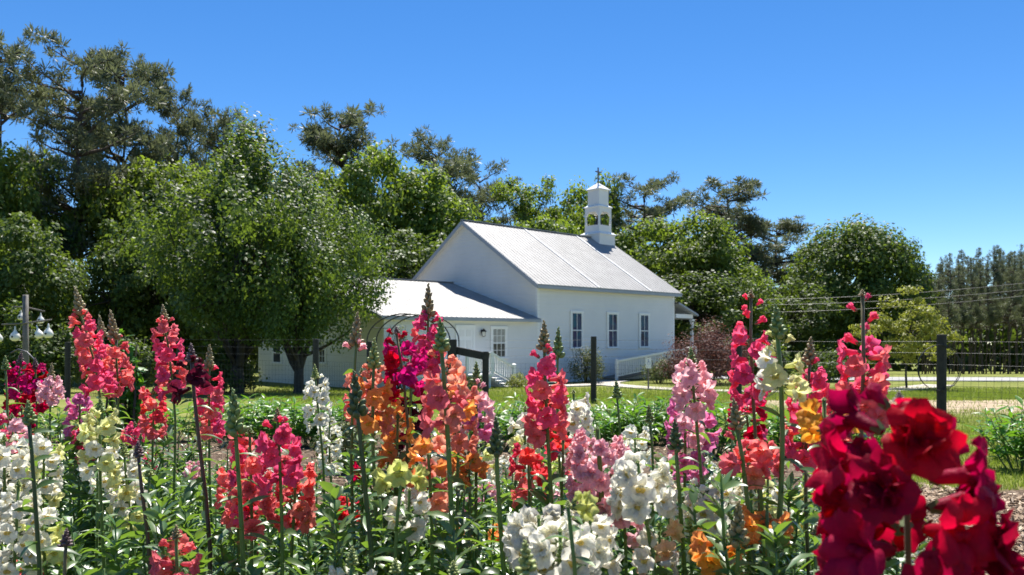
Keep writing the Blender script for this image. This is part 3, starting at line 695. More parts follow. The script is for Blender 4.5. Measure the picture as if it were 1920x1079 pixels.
# far wood closing the gaps between trunks
wb = MB(); n = 42000
xx = G.uniform(-115, 125, n); top = 8.0 + 2.2 * np.sin(xx * .19) + 1.5 * np.sin(xx * .53 + 1) + 1.0 * np.sin(xx * 1.3)
yy = 96 + 7 * np.sin(xx * .05) + G.uniform(-4, 4, n)
P = np.column_stack([xx, yy, gz(yy) + top * G.random(n) ** .8])
s = G.uniform(.7, 1.5, n); cards(wb, P, G.normal(size=(n, 3)) + np.array([0, -.6, .7]), s, s * .6, G)
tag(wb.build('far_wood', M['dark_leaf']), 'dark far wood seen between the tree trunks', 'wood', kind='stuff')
# ------------------------------------------------------------------ shrubs by the church
def bush(px, top, hw, d, seed, leaf, label, H=None, n=2600, lf=.07, spiky=.2, rzv=0, name='shrub'):
    g = float(gz(d)); h = HC + (HOR - top) / F_PX * d - g
    t = thing(name, ((px - 960) / F_PX * d, d, g), label, 'shrub')
    tb, cb = shrub(seed, h, hw / F_PX * d, n, lf, spiky=spiky)
    tb.build('stem', M['bark'], t, True); cb.build('crown', M[leaf], t); return t
bush(1332, 604, 84, 37.5, 1, 'red_leaf', 'large purple red barberry shrub at the right end of the church', n=14000, lf=.10, spiky=.5)
bush(1100, 644, 38, 38.0, 2, 'olive_leaf', 'grey green shrub under the first church window', n=3600, lf=.09, spiky=.4)
bush(1235, 668, 38, 38.2, 3, 'olive_leaf', 'olive shrub in front of the ramp, beside the parking sign', n=3600, lf=.08, spiky=.35)
bush(972, 698, 26, 34.2, 4, 'lime_leaf', 'low yellow green shrub right of the stair', n=1800, lf=.06)
bush(868, 696, 30, 32.6, 5, 'lime_leaf', 'low yellow green shrub left of the stair', n=1800, lf=.06)
bush(748, 600, 26, 31.5, 6, 'olive_leaf', 'upright yellowish shrub behind the garden arch', n=2200, lf=.07, spiky=.4)
bush(235, 600, 30, 7.5, 7, 'perennial_leaf', 'tall fresh green leafy sprout behind the pink spikes at the left', n=420, lf=.12, spiky=.7, name='leafy_sprout')
for k, (px, top, hw) in enumerate(((1440, 640, 50), (1540, 650, 60), (30, 560, 60), (110, 600, 70), (240, 620, 60), (420, 640, 60))):
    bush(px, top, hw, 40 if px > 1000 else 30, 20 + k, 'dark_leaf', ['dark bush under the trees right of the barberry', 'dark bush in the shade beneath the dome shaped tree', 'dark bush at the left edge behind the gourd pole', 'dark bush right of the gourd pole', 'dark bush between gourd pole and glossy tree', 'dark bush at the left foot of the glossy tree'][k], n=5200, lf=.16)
# ------------------------------------------------------------------ gourd pole
D = 16.0
pole = thing('gourd_pole', W(48, 700, D), 'weathered wooden pole with two crossarms hung with white gourds', 'pole')
gl = lambda px, py, dy=0: np.array(W(px, py, D)) + np.array([0, dy, 0]) - np.array(pole.location)
b = MB(); b.tube([gl(49, 770), gl(48, 660), gl(48, 553)], [.065, .06, .055], 8); b.build('post', M['grey_wood'], pole, True)
b = MB(); b.tube([gl(8, 609, -.08), gl(48, 607, -.08), gl(101, 600, -.08)], .018, 6); b.build('arm', M['grey_wood'], pole, True)
b = MB(); b.tube([gl(22, 575, .08), gl(48, 577, .08), gl(79, 584, .08)], .018, 6); b.build('arm', M['grey_wood'], pole, True)
GP = [(0.0, .02), (.008, .016), (.012, .010), (.016, -.04), (.03, -.075), (.062, -.115), (.082, -.16), (.078, -.205), (.045, -.235), (0, -.243)]
def gourd(px, py, label, sc_=1.0, lean=0.0, dy=0):
    g = thing('gourd', W(px, py, D) + Vector((0, dy, 0)), label, 'gourd', 'white gourds on the pole')
    b = MB(); b.lathe([(r * sc_, z * sc_) for r, z in GP], 14)
    V = b.V[0]; V[:, 0] += lean * np.sin(np.clip(-V[:, 2] / .1, 0, 1.6)) * .05
    b.build('body', M['gourd'], g, True)
    b = MB(); b.lathe([(0, .003), (.022, .002)], 10, (0.0, -.079 * sc_, -.165 * sc_), np.array([[1, 0, 0], [0, 0, 1], [0, -1, 0]]).T); b.build('hole', M['hole'], g)
    b = MB(); b.tube([(0, 0, .015 * sc_), (0, 0, .06)], .003, 4); b.build('wire', M['dark_wire'], g)
for a in [(35, 583, 'small white gourd hanging left of the pole from the upper arm', .8), (72, 588, 'small white gourd hanging right of the pole from the upper arm', .85), (2, 620, 'white gourd at the far left tip of the lower arm', 1.0),
          (33, 614, 'largest white gourd hanging left of the pole from the lower arm', 1.2), (73, 612, 'white gourd with a bent neck hanging right of the pole from the lower arm', 1.05, 1.0), (95, 609, 'white long necked gourd at the right tip of the lower arm', 1.15)]:
    gourd(*a, dy=-.08 if a[1] > 600 else .08)
# ------------------------------------------------------------------ garden fence, gate posts and arch
fence = thing('garden_fence', (0, 17, float(gz(17))), 'black post and wire mesh fence round the flower garden', 'fence')
def fl(x, y, z): return np.array([x, y, z]) - np.array(fence.location)
FP = [(-13, 22.5, .9, .08), (-8.9, 20.6, .95, .08), (-4.85, 19, 1.0, .075), (-3.22, 17.5, 0.95, .09), None, (-.6, 17.3, .72, .075), (1.8, 17, 1.06, .065), (4.17, 14.2, 1.05, .07), (6.7, 12, 1.09, .07), (9.6, 9.7, 1.1, .07)]
for p_ in FP:
    if p_ is None: continue
    x, y, zt_, r = p_; b = MB(); b.tube([fl(x, y, float(gz(y)) - .1), fl(x + .005, y, zt_ - .01), fl(x + .005, y, zt_)], [r * 1.02, r, r * .9], 10); b.build('post', M['dark_wood'], fence)
def mesh_span(p, q, gap):
    b = MB(); x0, y0 = p[:2]; x1, y1 = q[:2]; L = math.hypot(x1 - x0, y1 - y0); zt_ = .45
    n = int(L / .10)
    for k in range(1, n):
        f = k / n; x, y = x0 + (x1 - x0) * f, y0 + (y1 - y0) * f; b.bar(fl(x, y, float(gz(y)) + .02), fl(x, y, zt_), .0024)
    for k in range(9):
        f = k / 8; b.bar(fl(x0, y0, float(gz(y0)) + .04 + f * (zt_ - float(gz(y0)) - .04)), fl(x1, y1, float(gz(y1)) + .04 + f * (zt_ - float(gz(y1)) - .04)), .0026)
    b.build('wire_mesh', M['dark_wire'], fence)
    for z_ in (.62, .80, .98):
        b = MB(); m_ = (np.array(fl(x0, y0, z_)) + fl(x1, y1, z_)) / 2 - np.array([0, 0, .012])
        b.tube([fl(x0, y0, z_), m_, fl(x1, y1, z_)], .0019, 4, cap=False); b.build('top_wire', M['wire'], fence)
seg = [p for p in FP if p]
for a, b_ in ((0, 1), (1, 2), (2, 3), (4, 5), (5, 6), (6, 7), (7, 8)): mesh_span(seg[a], seg[b_], .1)
gate = thing('gate_frame', (-1.37, 17.6, float(gz(17.6))), 'thick black wooden gate post with a sloping top rail', 'gate post')
def lo(o): return lambda x, y, z: np.array([x, y, z]) - np.array(o.location)
q = lo(gate)
b = MB(); b.box(q(-1.37, 17.6, .28), (.20, .20, 1.42)); b.build('post', M['dark_wood'], gate)
b = MB(); b.bar(q(-1.27, 17.6, .74), q(-.53, 17.3, .60), .09, .17); b.build('rail', M['dark_wood'], gate)
arch = thing('garden_arch', (-2.3, 17.5, float(gz(17.5))), 'rounded black steel hoop arch over the garden gate', 'arch')
q = lo(arch)
for k, (dx, y) in enumerate(((0, 17.35), (.14, 17.75), (.30, 18.4))):
    b = MB(); an = np.linspace(0, math.pi, 25)
    P = [q(-3.27 + dx, y, .2)] + [q(-2.42 + dx - .85 * math.cos(t), y, .95 + .62 * math.sin(t)) for t in an] + [q(-1.57 + dx, y, .2)]
    b.tube(P, .016, 6); b.build('hoop', M['black_metal'], arch, True)
for t in (.5, 1.2, 1.9, 2.6):
    b = MB(); b.tube([q(-2.42 + dx - .85 * math.cos(t), y, .955 + .62 * math.sin(t)) for dx, y in ((0, 17.35), (.14, 17.75), (.30, 18.4))], .009, 5); b.build('tie_bar', M['black_metal'], arch, True)
def ring(px, py, r, d, label, tilt):
    c = W(px, py, d); t = thing('hose_coil', c, label, 'hose'); rr = r / F_PX * d
    b = MB()
    for k in range(2):
        a = np.linspace(0, 2 * math.pi, 41); P = np.stack([rr * (1 - .015 * k) * np.cos(a), .03 * k + tilt * np.cos(a), rr * (1.02 - .02 * k) * np.sin(a)], 1); b.tube(P, .0055, 6, cap=False)
    b.build('hose', M['black'], t, True)
ring(1762, 690, 42, 11.88, 'ring of black hose hung on the post at the right', .02)
ring(1418, 692, 56, 14.0, 'ring of black hose behind the pale yellow snapdragon', .02)
a = np.linspace(0, 1, 14); b = MB(); b.tube([np.array(W(px, py, 8.0)) - np.array(W(60, 700, 8.0)) for px, py in ((20, 662), (34, 655), (50, 660), (66, 676), (82, 700), (92, 730), (95, 790))], .007, 6)
o = b.build('wire_hoop', M['wire'], None, True); o.location = W(60, 700, 8.0); tag(o, 'thin grey wire hoop arching below the gourd pole', 'hoop')
# accessible parking sign
D = 33.0
sg = thing('parking_sign', (W(1216, 735, D).x, D, float(gz(D))), 'small white accessible parking sign on a thin post beside the walk', 'sign')
z_ = HC + (HOR - 681) / F_PX * D - float(gz(D))
b = MB(); b.box((0, .03, (z_ + .25) / 2), (.06, .05, z_ + .25)); b.build('post', M['grey_wood'], sg)
b = MB(); b.box((0, -.01, z_), (.22, .015, .46)); b.build('panel', M['sign_white'], sg)
b = MB(); zc = z_ + .03
b.lathe([(0, 0), (.02, 0)], 10, (-.01, -.021, zc + .11), np.array([[1, 0, 0], [0, 0, 1], [0, -1, 0]]).T)
b.bar((-.012, -.022, zc + .09), (-.005, -.022, zc), .02, .006); b.bar((-.005, -.022, zc), (.05, -.022, zc), .02, .006); b.bar((.05, -.022, zc), (.065, -.022, zc - .075), .018, .006); b.bar((-.01, -.022, zc + .05), (.035, -.022, zc + .045), .015, .006)
an = np.linspace(1.2, 5.6, 16); b.tube([(.004 + .06 * math.cos(t), -.021, zc - .035 + .06 * math.sin(t)) for t in an], .007, 5)
b.build('wheelchair_symbol', M['sign_blue'], sg)
# utility wires far off on the right
for k, (ya, yb) in enumerate(((562, 528), (572, 541), (586, 552))):
    p0, p1 = np.array(W(1380, ya, 52)), np.array(W(2050, yb - 12, 44)); t = np.linspace(0, 1, 16)[:, None]
    P = p0 + (p1 - p0) * t; P[:, 2] -= .35 * 4 * (t * (1 - t))[:, 0]
    o = MB().add([], []) if 0 else MB(); o.tube(P - p0, .011, 4, cap=False); o = o.build('utility_wire', M['wire']); o.location = p0
    tag(o, ['topmost utility wire crossing the trees at the right', 'middle utility wire crossing the trees at the right', 'lowest utility wire crossing the trees at the right'][k], 'wire')
# ------------------------------------------------------------------ leafy perennials behind the flower bed
def perennial(seed, H=.55, R=.42, n=150):
    G = np.random.default_rng(seed); mb = MB(); sb = MB()
    for k in range(15):
        a = G.uniform(0, 6.283); r = R * G.uniform(.1, .9); e = np.array([math.cos(a) * r, math.sin(a) * r, H * G.uniform(.6, 1.0)])
        P = branch(sb, e * np.array([.25, .25, 0]) - np.array([0, 0, .03]), e, .006, .003, G, .08, 5, 4)
        m_ = n // 15; t = np.sort(G.uniform(.25, 1, m_)); az = np.arange(m_) * 2.4 + a
        B = np.stack([np.interp(t, np.linspace(0, 1, 5), P[:, i]) for i in range(3)], 1)
        Dd = np.stack([np.cos(az), np.sin(az), G.uniform(.2, 1.1, m_)], 1)
        leaves(mb, B, Dd, G.uniform(.11, .19, m_), G.uniform(.028, .045, m_), G.uniform(.1, .6, m_), G)
    return sb.mesh('perennial_stem', M['calyx'], True), mb.mesh('perennial_leaf', M['perennial_leaf'], True)
PP = [perennial(s, n=165) for s in range(4)]
G = np.random.default_rng(11)
rows = [(x, y) for x in np.arange(430, 700, 34) for y in (8.2, 9.2)] + [(x, y) for x in np.arange(905, 1330, 37) for y in (8.0, 9.0)] + [(x, 7.2) for x in np.arange(1330, 1640, 60)] + [(x, y) for x in (1912, 1965, 2015) for y in (5.9, 6.6)] + [(x, 8.6) for x in np.arange(-20, 430, 66)]
for i, (px, d) in enumerate(rows):
    d = d + G.uniform(-.3, .3); x = (px + G.uniform(-12, 12) - 960) / F_PX * d
    where = 'left of the white spike' if px < 600 else 'between white and orange spikes' if px < 720 else 'behind the middle of the flower bed' if px < 1330 else 'behind the hot pink spikes' if px < 1700 else 'at the right edge beyond the mulch'
    if px < 430: where = 'behind the pink spikes at the left'
    t = thing('leafy_perennial', (x, d, float(gz(d))), 'bright green leafy perennial clump ' + where, 'plant', 'leafy perennials behind the flower bed', rz=G.uniform(0, 6.28))
    s = G.uniform(.8, 1.15); t.scale = (s, s, s * (.92 if px > 1700 else .84))
    a, b_ = PP[i % 4]; link('stem', a, t); link('foliage', b_, t)
t = thing('fine_leaved_plant', W(690, 870, 5.6), 'soft feathery grey green plant behind the coral cluster', 'plant'); t.location = ((655 - 960) / F_PX * 6.2, 6.2, 0)
tb, cb = shrub(77, .42, .30, 1500, .035, spiky=.6); tb.build('stem', M['calyx'], t); cb.build('foliage', M['olive_leaf'], t)
# mulch chips
G = np.random.default_rng(12); n = 15000
y = 2.6 + 5.2 * G.random(n) ** 1.1; x = G.uniform(-.75, .85, n) * y * .9
x = np.where(G.random(n) < .35, (G.uniform(760, 960, n) / F_PX) * y, x)
k_ = (x < 2.5) | (y < 5.3 + .25 * np.sin(x * 5)); x, y = x[k_], y[k_]; n = len(x)
mb = MB(); z = gz(y) + .008 + .018 * G.random(n)
N = np.array([0, 0, 1.]) + G.normal(size=(n, 3)) * .38; L = G.uniform(.02, .065, n)
cards(mb, np.column_stack([x, y, z]), N, L, L * G.uniform(.2, .5, n), G)
tag(mb.build('mulch', M['chip']), 'brown wood chip mulch scattered between the plants', 'mulch', kind='stuff')
# lawn grass
n = 90000; y = 9.6 + 24 * G.random(n) ** 1.5; x = np.where(G.random(n) < .3, G.uniform(690, 1000, n), G.uniform(-480, 620, n)) / F_PX * y
keep = (np.abs(y - 16.2 + 1.1 * np.sin(x * 1.3)) > 3.0) | (x < 5.2) | (G.random(n) < .12); x, y = x[keep], y[keep]
y2 = 5.3 + 4.6 * G.random(30000); x2 = 2.6 + G.random(30000) * (y2 * .85 - 2.0); x, y = np.concatenate([x, x2]), np.concatenate([y, y2]); n = len(x)
h = G.uniform(.03, .075, n) * np.clip(y / 13, .8, 2.2); az = G.uniform(0, 6.283, n)
B = np.column_stack([x, y, gz(y) - .005]); S = np.column_stack([np.cos(az), np.sin(az), 0 * az]) * (.004 * np.clip(y / 10, 1, 3.2))[:, None]
tipv = B + np.column_stack([G.normal(size=(n, 2)) * h[:, None] * .45, h])
mb = MB(); mb.add(np.stack([B - S, B + S, tipv], 1).reshape(-1, 3), T=np.arange(n * 3).reshape(n, 3), a=G.beta(2, 2, n))
tag(mb.build('grass', M['grass']), 'short sunlit lawn grass beyond the garden fence', 'grass', kind='stuff')
# ------------------------------------------------------------------ snapdragons
def petal(mb, base, d0, d1, side, L, Wd, G, ruf=.12, nu=7, nv=6, va0=.35):
    """one ruffled petal: starts along d0, curls to d1"""
    base, d0, d1, side = (np.array(k, float) for k in (base, d0, d1, side))
    u = np.linspace(-1, 1, nu); v = np.linspace(0, 1, nv); V = []; A = []
    ph = G.uniform(0, 6.28, 3); p = base.copy(); pts = [p.copy()]
    for i in range(1, nv):
        t = (v[i] + v[i - 1]) / 2; d = unit(d0 * (1 - t) + d1 * t); p = p + d * L / (nv - 1); pts.append(p.copy())
    for i in range(nv):
        t = v[i]; d = unit(d0 * (1 - t) + d1 * t); n = np.cross(side, d)
        wd = Wd * (.45 + .75 * math.sin(min(1, t * 1.15) * math.pi * .62)) * (.93 if t > .99 else 1)
        for a in u:
            rf = ruf * 1.3 * L * t ** 1.6 * (math.sin(a * 3.4 + ph[0]) + .7 * math.sin(a * 7.5 + ph[1]) * abs(a))
            V.append(pts[i] + side * a * wd * .5 + n * rf + n * (-.18 * wd * (1 - a * a)) * (1 - t * .6) - d * ((abs(a) ** 2.2) * .24 + .10 * math.exp(-(a / .25) ** 2) + .045 * math.sin(a * 9 + ph[2])) * L * t)
            A.append(max(0, va0 * (1 - t * 1.6)))
    Q = [(i * nu + j, i * nu + j + 1, (i + 1) * nu + j + 1, (i + 1) * nu + j) for i in range(nv - 1) for j in range(nu - 1)]
    mb.add(V, Q, va=A)
def floret(seed, double=False):
    """one snapdragon floret along +Z, upper lip towards +Y; about 4 cm wide"""
    G = np.random.default_rng(seed); mb = MB(); k = .01
    n = 10; prof = [(.10, 0), (.34, .15), (.50, .7), (.56, 1.3), (.66, 1.9), (.74, 2.3)]
    an = np.arange(n) * 2 * np.pi / n
    V = np.array([(r * math.cos(t) * 1.0, r * math.sin(t) * .85 - .05 * z, z) for r, z in prof for t in an]) * k
    mb.add(V, [(i * n + j, i * n + (j + 1) % n, (i + 1) * n + (j + 1) % n, (i + 1) * n + j) for i in range(5) for j in range(n)], va=np.full(len(V), .0))
    z = 2.2 * k; Z = np.array([0, 0, 1.])
    def lobe(ang, rr, d0a, d1a, L, Wd, ruf, zz=z, roll=0.0):
        a = math.radians(ang); rad_ = np.array([math.cos(a), math.sin(a), 0]); side = np.array([-math.sin(a), math.cos(a), 0])
        f = lambda q: rad_ * math.sin(math.radians(q)) + Z * math.cos(math.radians(q))
        petal(mb, rad_ * rr * k + Z * zz + np.array([0, -.1 * k, 0]), f(d0a), f(d1a), side, L * k, Wd * k, G, ruf)
    j = lambda s: G.uniform(-s, s)
    for a in (62, 118): lobe(a + j(5), .62, 10 + j(8), 100 + j(18), 2.1, 2.1, .13)
    for a in (-150, -90, -30): lobe(a + j(6), .62, 25 + j(8), 112 + j(15), 1.9, 1.95, .15)
    for s in (-1, 1):      # the two bumps of the palate
        mb.lathe([(.0, -.35 * k), (.32 * k, -.2 * k), (.40 * k, .1 * k), (.26 * k, .42 * k), (0, .55 * k)], 8, (s * .30 * k, -.34 * k, 2.35 * k), va=np.array([.2, .5, 1, 1, 1]))
    if double:
        for q in range(9):
            lobe(G.uniform(0, 360), G.uniform(.1, .55), 5 + j(15), G.uniform(35, 95), G.uniform(1.3, 2.0), G.uniform(1.2, 1.9), .22, 2.0 * k)
    for q in range(5):     # calyx
        a = q * 1.2566; r_ = np.array([math.cos(a), math.sin(a), 0]); s_ = np.array([-math.sin(a), math.cos(a), 0])
        mb.add([r_ * .2 * k - s_ * .22 * k, r_ * .2 * k + s_ * .22 * k, r_ * .62 * k + Z * .55 * k + s_ * .12 * k, r_ * .62 * k + Z * .55 * k - s_ * .12 * k], [(0, 1, 2, 3)], m=1)
    return mb.mesh('floret', [M['petal'], M['calyx']], True)
FLO = [floret(s) for s in range(6)]; FLD = [floret(30 + s, True) for s in range(4)]
def closed_bud(seed):
    G = np.random.default_rng(seed); mb = MB(); k = .01
    n = 9; prof = [(.08, 0), (.36, .2), (.44, .8), (.48, 1.3), (.62, 1.75), (.58, 2.15), (.34, 2.5), (.05, 2.6)]
    an = np.arange(n) * 2 * np.pi / n
    V = np.array([(r * math.cos(t) * (1 + .12 * math.sin(3 * t + z)), r * math.sin(t) * .9 + .09 * z * z * .3, z) for r, z in prof for t in an]) * k
    va = np.repeat(np.clip((np.array([p[1] for p in prof]) * -1 + 1.4) * .35, 0, .4), n)
    mb.add(V, [(i * n + j, i * n + (j + 1) % n, (i + 1) * n + (j + 1) % n, (i + 1) * n + j) for i in range(7) for j in range(n)], va=va)
    for a in (90, -90, 200, -20):
        a = math.radians(a + G.uniform(-15, 15)); r_ = np.array([math.cos(a), math.sin(a), 0]); s_ = np.array([-math.sin(a), math.cos(a), 0])
        petal(mb, r_ * .52 * k + np.array([0, .12 * k, 1.5 * k]), r_ * .5 + np.array([0, 0, .9]), -r_ * .5 + np.array([0, 0, .8]), s_, 1.1 * k, 1.0 * k, G, .12, 4, 4, .1)
    for q in range(5):
        a = q * 1.2566; r_ = np.array([math.cos(a), math.sin(a), 0]); s_ = np.array([-math.sin(a), math.cos(a), 0])
        mb.add([r_ * .2 * k - s_ * .24 * k, r_ * .2 * k + s_ * .24 * k, r_ * .60 * k + np.array([0, 0, .75 * k]) + s_ * .12 * k, r_ * .60 * k + np.array([0, 0, .75 * k]) - s_ * .12 * k], [(0, 1, 2, 3)], m=1)
    return mb.mesh('flower_bud', [M['petal'], M['calyx']], True)
CBU = [closed_bud(s) for s in range(4)]
BUDP = [(0, -1), (.55, -.85), (.95, -.25), (.92, .35), (.5, .9), (0, 1.08)]
def bud_tip(seed, L=.07, r=.0085, n=24):
    """the unopened tip of a spike: buds set in a spiral round a tapering axis along +Z from 0 to L"""
    G = np.random.default_rng(seed); mb = MB()
    for i in range(n):
        t = (i + .5) / n; a = i * 2.39996 + G.uniform(-.25, .25); br = (.0050 * (1 - t) ** .8 + .0021)
        rr = r * (1 - t) ** .7 * .75; z = L * (t ** 1.1)
        ax = unit(np.array([math.cos(a) * (1.15 - .8 * t), math.sin(a) * (1.15 - .8 * t), .55 + t])); x = unit(np.cross(ax, [.3, .2, 1.])); y = np.cross(ax, x); R = np.array([x, y, ax]).T
        mb.lathe([(p * br, q * br * 1.35) for p, q in BUDP], 7, np.array([math.cos(a) * rr, math.sin(a) * rr, z]) + ax * br, R)
        if G.random() < .3:
            d = unit(ax + np.array([0, 0, -.2])); leaves(mb, np.array([[math.cos(a) * rr, math.sin(a) * rr, z - .002]]), d[None], br * 3.2, br * 1.3, -.1, G)
    mb.tube([(0, 0, -.004), (0, 0, L * .9)], [r * .3, r * .12], 5)
    return mb.mesh('bud_tip', M['snap_stem'], True)
BT = [bud_tip(s) for s in range(4)]
SP = dict(coral=(.94, .22, .225, .15), hot=(.93, .12, .26, .05), pink=(.97, .58, .62, .15), lilac=(.82, .24, .47, .1), magenta=(.66, .012, .19, .0),
          crimson=(.55, .002, .05, .0), salmon=(.92, .36, .26, .35), orange=(.95, .38, .11, .8), red=(.85, .07, .10, .1), white=(.92, .90, .79, .8),
          cream=(.84, .84, .40, .6), amber=(.93, .44, .05, .8), peach=(.90, .62, .40, .4), wine=(.40, .002, .030, 0), maroon=(.12, .008, .025, 0), lime=(.70, .76, .24, .3))
BUDC = dict(green=(.18, .26, .07), brown=(.30, .24, .11), dusk=(.14, .085, .09), pale=(.30, .36, .10), dark=(.075, .11, .035))
STEMC = dict(green=(.12, .20, .04), dark=(.06, .10, .03), purple=(.085, .055, .04), brown=(.14, .12, .05))
NPL = [0]
SG = np.random.default_rng(99)
def snap(tip, q, d, bud, fl, nf, col, label, budc='green', stemc='green', nb=3, sc_=.77, col2=None, dbl=False, spread=1.0, foliage=1.0, shoots=9, group=None, top=True, up0=0.0, name='snapdragon', thick=1.0, ball=0.0):
    """tip, q: photo pixels of the spike tip and of a lower point of the stem; fl: photo rows of first and last floret"""
    G = np.random.default_rng(1000 + NPL[0]); NPL[0] += 1
    T, Qp = np.array(W(*tip, d)), np.array(W(*q, d)); g = 0.0 if d < 6 else float(gz(d))
    sl = (Qp - T) / max(.02, T[2] - Qp[2]); Bx = Qp + sl * (Qp[2] - g) * .35; Bx[2] = g; Bx[1] = d + G.uniform(-.03, .03)
    s = np.linspace(0, 1, 14); zs = T[2] + (g - T[2]) * s
    kz = [g, g + (Qp[2] - g) * .5, Qp[2], (Qp[2] + T[2]) / 2, T[2]]
    mid = (Bx + Qp) / 2 + np.array([(Qp - Bx)[0] * .1, 0, 0]); kx = [Bx[0], mid[0], Qp[0], (Qp[0] + T[0]) / 2, T[0]]; ky = [Bx[1], mid[1], Qp[1], T[1], T[1]]
    wig = G.uniform(-.011, .011); ph = G.uniform(0, 6)
    fx = lambda z: np.interp(z, kz, kx) + wig * (np.sin(z * 9 + ph) - np.sin(T[2] * 9 + ph)); fy = lambda z: np.interp(z, kz, ky)
    ax = lambda z: unit(np.array([fx(z + .02) - fx(z - .02), fy(z + .02) - fy(z - .02), .04]))
    root = thing(name, (Bx[0], Bx[1], g), label, 'flower', group)
    R0 = np.array([Bx[0], Bx[1], g])
    bl = bud / F_PX * d
    P = np.column_stack([fx(zs), fy(zs), zs]); P[0, 2] -= bl * .4 if top else 0; P[-1, 2] -= .02
    th = thick * (.8 + .2 * sc_)
    mb = MB(); mb.tube(P - R0, np.linspace(.0021, .0052, 14) * th, 7); st = mb.build('stem', M['snap_stem'], root, True); st.color = (*STEMC[stemc], 1)
    def place(nm, me, z, az, off, tilt, scl, color):
        u = np.array([math.cos(az), math.sin(az), 0.0]); zd = unit(u + np.array([0, 0, tilt])); y = unit(np.array([0, 0, 1.]) - zd * zd[2])
        r_ = G.uniform(-.3, .3); x = np.cross(y, zd); y2 = y * math.cos(r_) + x * math.sin(r_); x = np.cross(y2, zd)
        o = link(nm, me, root); p = np.array([fx(z), fy(z), z]) - R0 + u * off
        o.matrix_local = Matrix(((x[0] * scl, y2[0] * scl, zd[0] * scl, p[0]), (x[1] * scl, y2[1] * scl, zd[1] * scl, p[1]), (x[2] * scl, y2[2] * scl, zd[2] * scl, p[2]), (0, 0, 0, 1)))
        o.color = color; return o
    if top:
        o = link('bud_tip', BT[G.integers(0, 4)], root); a = ax(T[2] - bl * .5); o.rotation_mode = 'QUATERNION'
        o.rotation_quaternion = Vector(a).to_track_quat('Z', 'Y'); o.location = np.array([fx(T[2] - bl), fy(T[2] - bl), T[2] - bl]) - R0
        k = bl / .07; w_ = (k ** .5 if k < 1 else k ** .25) * .8; o.scale = (w_, w_, k); o.color = (*BUDC[budc], 1)
    c1 = SP[col] if col else None; zlow = T[2] - bl
    if fl:
        z0, z1 = HC + (HOR - fl[0]) / F_PX * d, HC + (HOR - fl[1]) / F_PX * d; zlow = z1
        az0 = G.uniform(0, 6.28)
        for k in range(nb):
            f = (k + .5) / max(1, nb); z = T[2] - bl * .9 + (z0 - T[2] + bl * .9) * f
            place('flower_bud', CBU[G.integers(0, 4)], z, az0 + k * 2.2, .007, .95 - .45 * f, sc_ * (.55 + .5 * f), c1)
        if not dbl and nf > 3: nf = int(nf * 1.3)
        for k in range(nf):
            f = (k + .5) / nf; z = z0 + (z1 - z0) * f + G.uniform(-.004, .004)
            cc = SP[col2] if col2 and G.random() < .25 + .5 * f else c1
            me = FLD[G.integers(0, 4)] if dbl and G.random() < dbl else FLO[G.integers(0, 6)]
            place('floret', me, z, az0 + k * 2.39996 + G.uniform(-.25, .25), .004 * spread + ball * math.sin(math.pi * min(.95, .12 + .8 * f)), .28 - .45 * f + up0 + G.uniform(-.15, .15), sc_ * (.86 + .16 * f) * G.uniform(.9, 1.1), cc)
    # leaves on the main stem and on side shoots
    if foliage:
        mb = MB(); zt_ = zlow - .012; zb = g + .10; m_ = int(max(6, (zt_ - zb) / .013 * foliage))
        z = np.linspace(zt_, zb, m_) + G.uniform(-.006, .006, m_); az = np.arange(m_) * 2.1 + G.uniform(0, 6)
        B = np.column_stack([fx(z), fy(z), z]) - R0; f = np.clip((zt_ - z) / .30, 0, 1)
        leaves(mb, B, np.column_stack([np.cos(az), np.sin(az), G.uniform(.05, .8, m_)]), (.030 + .040 * f) * G.uniform(.75, 1.25, m_), (.008 + .010 * f) * G.uniform(.8, 1.2, m_), G.uniform(.15, .75, m_), G)
        for k in range(shoots):
            zs_ = g + (zlow - g) * G.uniform(.15, .72); a = G.uniform(0, 6.283); Ls = min(.34, max(.08, zlow - zs_ - .03)) * G.uniform(.55, 1.0)
            p0 = np.array([fx(zs_), fy(zs_), zs_]) - R0; e = p0 + np.array([math.cos(a) * Ls * .45, math.sin(a) * Ls * .45, Ls * .92])
            t = np.linspace(0, 1, 5)[:, None]; C_ = p0 + (e - p0) * t + np.array([math.cos(a), math.sin(a), -.4]) * Ls * .12 * (4 * t * (1 - t))
            mb.tube(C_, np.linspace(.0028, .0014, 5) * th, 5, m=0, a=.8)
            m_ = int(10 + Ls / .009); t = np.sort(G.uniform(.08, 1, m_)); az = np.arange(m_) * 2.4
            B = np.stack([np.interp(t, np.linspace(0, 1, 5), C_[:, i]) for i in range(3)], 1)
            leaves(mb, B, np.column_stack([np.cos(az), np.sin(az), .15 + .9 * t ** 2 + G.uniform(0, .4, m_)]), (.064 - .028 * t) * G.uniform(.7, 1.25, m_), (.0175 - .006 * t) * G.uniform(.8, 1.2, m_), G.uniform(.1, .6, m_), G)
        mb.build('foliage', M['snap_leaf'], root, True)
    return root
#HERO
H_ = snap
